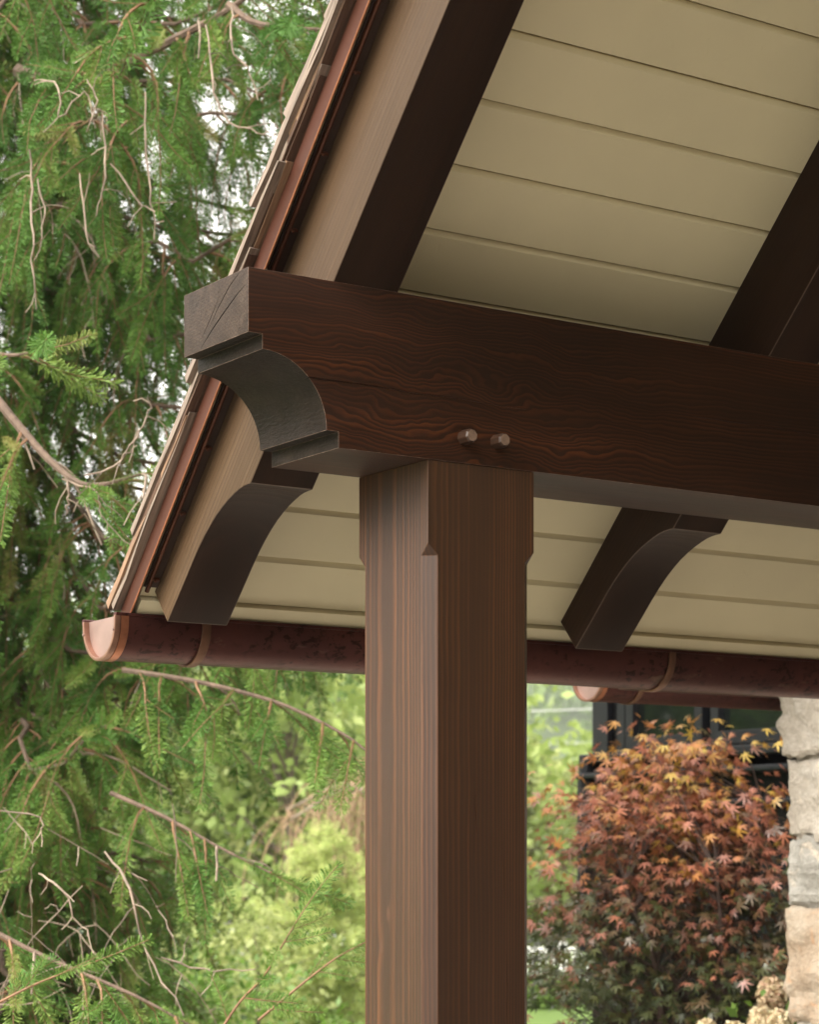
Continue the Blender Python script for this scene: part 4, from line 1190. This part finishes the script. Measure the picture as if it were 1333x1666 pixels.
# ------------------------------------------------------------------ trees, buildings and wires beyond the lawn
def gz(u, d): p = flat(u, d); p[2] = ground_z(p); return p
beyond = [  # pixel, distance, height, radius, material, leaves, leaf size, label
    (470, 27, 4.3, 2.2, 'palegreen', 5200, .20, 'pale green leafy tree beyond the lawn, nearest left of the post'),
    (690, 30, 4.2, 2.0, 'palegreen', 4200, .20, 'pale green tree beyond the lawn, hidden mostly behind the post'),
    (845, 34, 3.4, 1.2, 'yellowgreen', 4200, .20, 'yellow-green feathery tree beyond the lawn, just right of the post'),
    (990, 46, 4.6, 1.8, 'palegreen', 4200, .26, 'mid green tree far beyond the lawn, left of the black house'),
    (905, 60, 5.6, 1.6, 'yellowgreen', 2600, .26, 'slim yellow-green tree far off between post and maple'),
    (930, 80, 8.2, 2.6, 'palegreen', 2600, .34, 'round pale tree far off between post and black house'),
    (300, 30, 4.2, 2.6, 'yellowgreen', 4200, .22, 'low yellow-green tree glimpsed behind the spruce'),
    (90, 28, 4.6, 2.8, 'midgreen', 3600, .22, 'mid green tree behind the left side of the spruce'),
    (560, 44, 5.6, 2.6, 'midgreen', 4200, .28, 'mid green tree far behind the larch'),
    (-120, 34, 6.0, 3.2, 'palegreen', 2600, .24, 'pale green tree beyond the lawn at the far left'),
    (1180, 60, 8.5, 3.6, 'midgreen', 2600, .34, 'mid green tree far behind the black house'),
    (-3400, 17, 5.6, 3.4, 'midgreen', 3600, .42, 'mid green tree out on the left, mirrored in the black house windows'),
    (-2700, 21, 6.0, 3.4, 'midgreen', 3000, .42, 'broad tree out on the left beyond the spruce'),
    (-4400, 15, 5.4, 3.2, 'midgreen', 3000, .42, 'broad green tree farthest out on the left')]
for i, (u, d, h, rad, m, n, ls, lab) in enumerate(beyond):
    leafy('broadleaf_tree', lab, gz(u, d), h, rad, M[m], n, ls, 40 + i, .12, 'trees beyond the lawn', .35, 34)
shrubs = [(420, 17, 1.15, .75, 'yellowgreen', 'bright shrub low behind the spruce, left of the larch'), (575, 19, 1.0, .8, 'midgreen', 'dark green shrub low behind the larch by the post'),
          (868, 22.5, .26, .34, 'midgreen', 'small round shrub on the lawn, just right of the post'), (915, 23.2, .24, .30, 'midgreen', 'small round shrub on the lawn by the maple'),
          (330, 15, .75, .9, 'shrub', 'low green shrub under the spruce branches'), (180, 16, .9, 1.0, 'yellowgreen', 'low yellow-green shrub under the left of the spruce')]
for i, (u, d, h, rad, m, lab) in enumerate(shrubs):
    leafy('shrub', lab, gz(u, d), h, rad, M[m], 1500, .075, 70 + i, .1, 'shrubs on the lawn', .1, 20, 'shrub')

def far_wood():
    r = np.random.default_rng(31); pos, dr, sc, ti = [], [], [], []
    for k in range(420):
        d = r.uniform(288, 440); l = r.uniform(-.26, .26) * d
        b0 = CAM + FW * d + RT * l; b0[2] = hill_h(l, d); h = r.uniform(6, 13); m = 46; tint = np.clip(r.normal(.5, .22), 0, 1)
        pp = unit(r.normal(size=(m, 3))) * np.array([.36, .36, .5]) * h * r.uniform(.5, 1, m)[:, None] + np.array([0, 0, h * .55])
        pos.append(b0 + pp); dr.append(unit(pp + r.normal(0, h * .2, (m, 3)))); sc.append(r.uniform(.16, .30, m) * h); ti.append(np.clip(tint + r.normal(0, .1, m), 0, 1))
    pos, dr, sc, ti = map(np.concatenate, (pos, dr, sc, ti))
    V, F_, MI, T = scatter([leaf_variant(r) for _ in range(3)], pos, frames(dr, r), sc, ti, r)
    tag(link('far_wood', raw_mesh('far_wood', V, F_, M['midgreen'], MI, T)), 'hazy green woodland covering the far hillside', 'woodland', kind='stuff')
far_wood()

def picket_fence():
    a, c = gz(740, 25), gz(1010, 25); a[2] = c[2] = -.04
    root = empty('white_railing', a); M['white'] = plain('white_paint', (.78, .78, .76), .5, 0, .06, 5, 0)
    ax = unit(c - a); L = np.linalg.norm(c - a); n = np.cross(ax, (0, 0, 1))
    def bar(name, s0, s1, z0, z1, th, me=None):
        b = MB(); q = [a + ax * s0 - n * th, a + ax * s1 - n * th, a + ax * s1 + n * th, a + ax * s0 + n * th]
        b.add([p + np.array([0, 0, z0]) for p in q] + [p + np.array([0, 0, z1]) for p in q], [(0, 3, 2, 1), (4, 5, 6, 7), (0, 1, 5, 4), (1, 2, 6, 5), (2, 3, 7, 6), (3, 0, 4, 7)])
        return b
    bar('', 0, L, .50, .56, .03).build('rail', M['white'], root); bar('', 0, L, .10, .16, .03).build('rail', M['white'], root)
    pk = bar('', 0, .026, .16, .50, .012).mesh('baluster', M['white'], a)
    for k in range(int(L / .078)): link('baluster', pk, root, ax * (k * .078 + .03))
    ps = bar('', -.04, .04, -.1, .62, .04).mesh('rail_post', M['white'], a)
    for k in range(int(L / 1.25) + 1): link('rail_post', ps, root, ax * (k * 1.25))
    tag(root, 'white railing at the far edge of the lawn, between post and maple', 'railing')
picket_fence()
def small_building(u, d, w, h, rh, dep, wallc, roofc, label, win):
    c = gz(u, d); root = empty('white_cottage', c); root.rotation_euler = (0, 0, YAW - math.pi / 2)
    wm = plain('white_siding', wallc, .7, 0, .08, 3, .1, 30); rm = plain('slate_roof', roofc, .7, 0, .2, 3, .2, 20); gm = M['glass']
    b = MB(); b.box((-w / 2, 0, -1.5), (w / 2, dep, h)); link('wall', b.mesh('wall', wm), root)
    b = MB(); b.prism([(-.2, h), (dep + .2, h), (dep / 2, h + rh)], -w / 2 - .2, w / 2 + .2, lambda y, z, d_: (d_, y, z)); link('roof', b.mesh('roof', rm), root)
    for x, z in win:
        b = MB(); b.box((x - .24, -.03, z - .3), (x + .24, .02, z + .3)); f = link('window', b.mesh('window', M['white']), root)
        b = MB(); b.box((x - .18, -.04, z - .24), (x + .18, -.031, z + .24)); link('pane', b.mesh('pane', gm), f)
    tag(root, label, 'house', 'white houses beyond the lawn')
small_building(362, 34, 1.5, .55, .25, 2.5, (.70, .69, .67), (.30, .31, .33), 'tiny white outbuilding glimpsed low through the spruce', [(-.35, .15)])
small_building(575, 40, 1.9, .30, .22, 3.0, (.72, .73, .75), (.55, .58, .62), 'low white shed with pale blue-grey roof beside the larch', [(.2, .1)])

M['cable'] = plain('pale_cable', (.42, .42, .42), .5, .0, .05, 3, 0)
def wires():
    for (vl, vr, d, lab) in ((1168, 1163, 52, 'upper pale overhead cable running behind the post'), (1226, 1216, 52, 'lower pale overhead cable running behind the post')):
        a, c = at(-500, vl + 4, d), at(1500, vr - 6, d); b = MB()
        b.tube([a + (c - a) * t + np.array([0, 0, -.5 * 4 * t * (1 - t) + .5]) for t in np.linspace(0, 1, 24)], .020, 6)
        tag(b.build('overhead_cable', M['cable'], loc=tuple(a), smooth=True), lab, 'cable', 'overhead cables')
    for u in (-500, 1500):
        p = gz(u, 52.0); root = empty('utility_pole', p)
        b = MB(); b.tube([p - np.array([0, 0, .5]), p + np.array([0, 0, 9.5])], [.16, .11], 10); b.build('pole', M['trunk'], root, smooth=True)
        b = MB(); q = p + np.array([0, 0, 8.6]); b.tube([q - RT * .9, q + RT * .9], .07, 6); b.build('crossarm', M['trunk'], root)
        tag(root, 'wooden utility pole carrying the cables, off to the ' + ('left' if u < 0 else 'right'), 'pole', 'utility poles')
wires()

# ------------------------------------------------------------------ moist air
def haze():
    m = bpy.data.materials.new('haze'); m.use_nodes = True; nt = m.node_tree; nt.nodes.clear()
    o = nt.nodes.new('ShaderNodeOutputMaterial'); v = nt.nodes.new('ShaderNodeVolumePrincipled')
    v.inputs['Color'].default_value = (.93, .95, .97, 1); v.inputs['Density'].default_value = .0004; v.inputs['Anisotropy'].default_value = .2
    nt.links.new(v.outputs[0], o.inputs['Volume'])
    b = MB(); c = [CAM + FW * d + RT * l for d, l in ((-60, -700), (-60, 700), (960, 700), (960, -700))]
    b.add([(p[0], p[1], -8) for p in c] + [(p[0], p[1], 75) for p in c], [(0, 3, 2, 1), (4, 5, 6, 7), (0, 1, 5, 4), (1, 2, 6, 5), (2, 3, 7, 6), (3, 0, 4, 7)])
    ob = b.build('haze', m); tag(ob, kind='stuff')
haze()
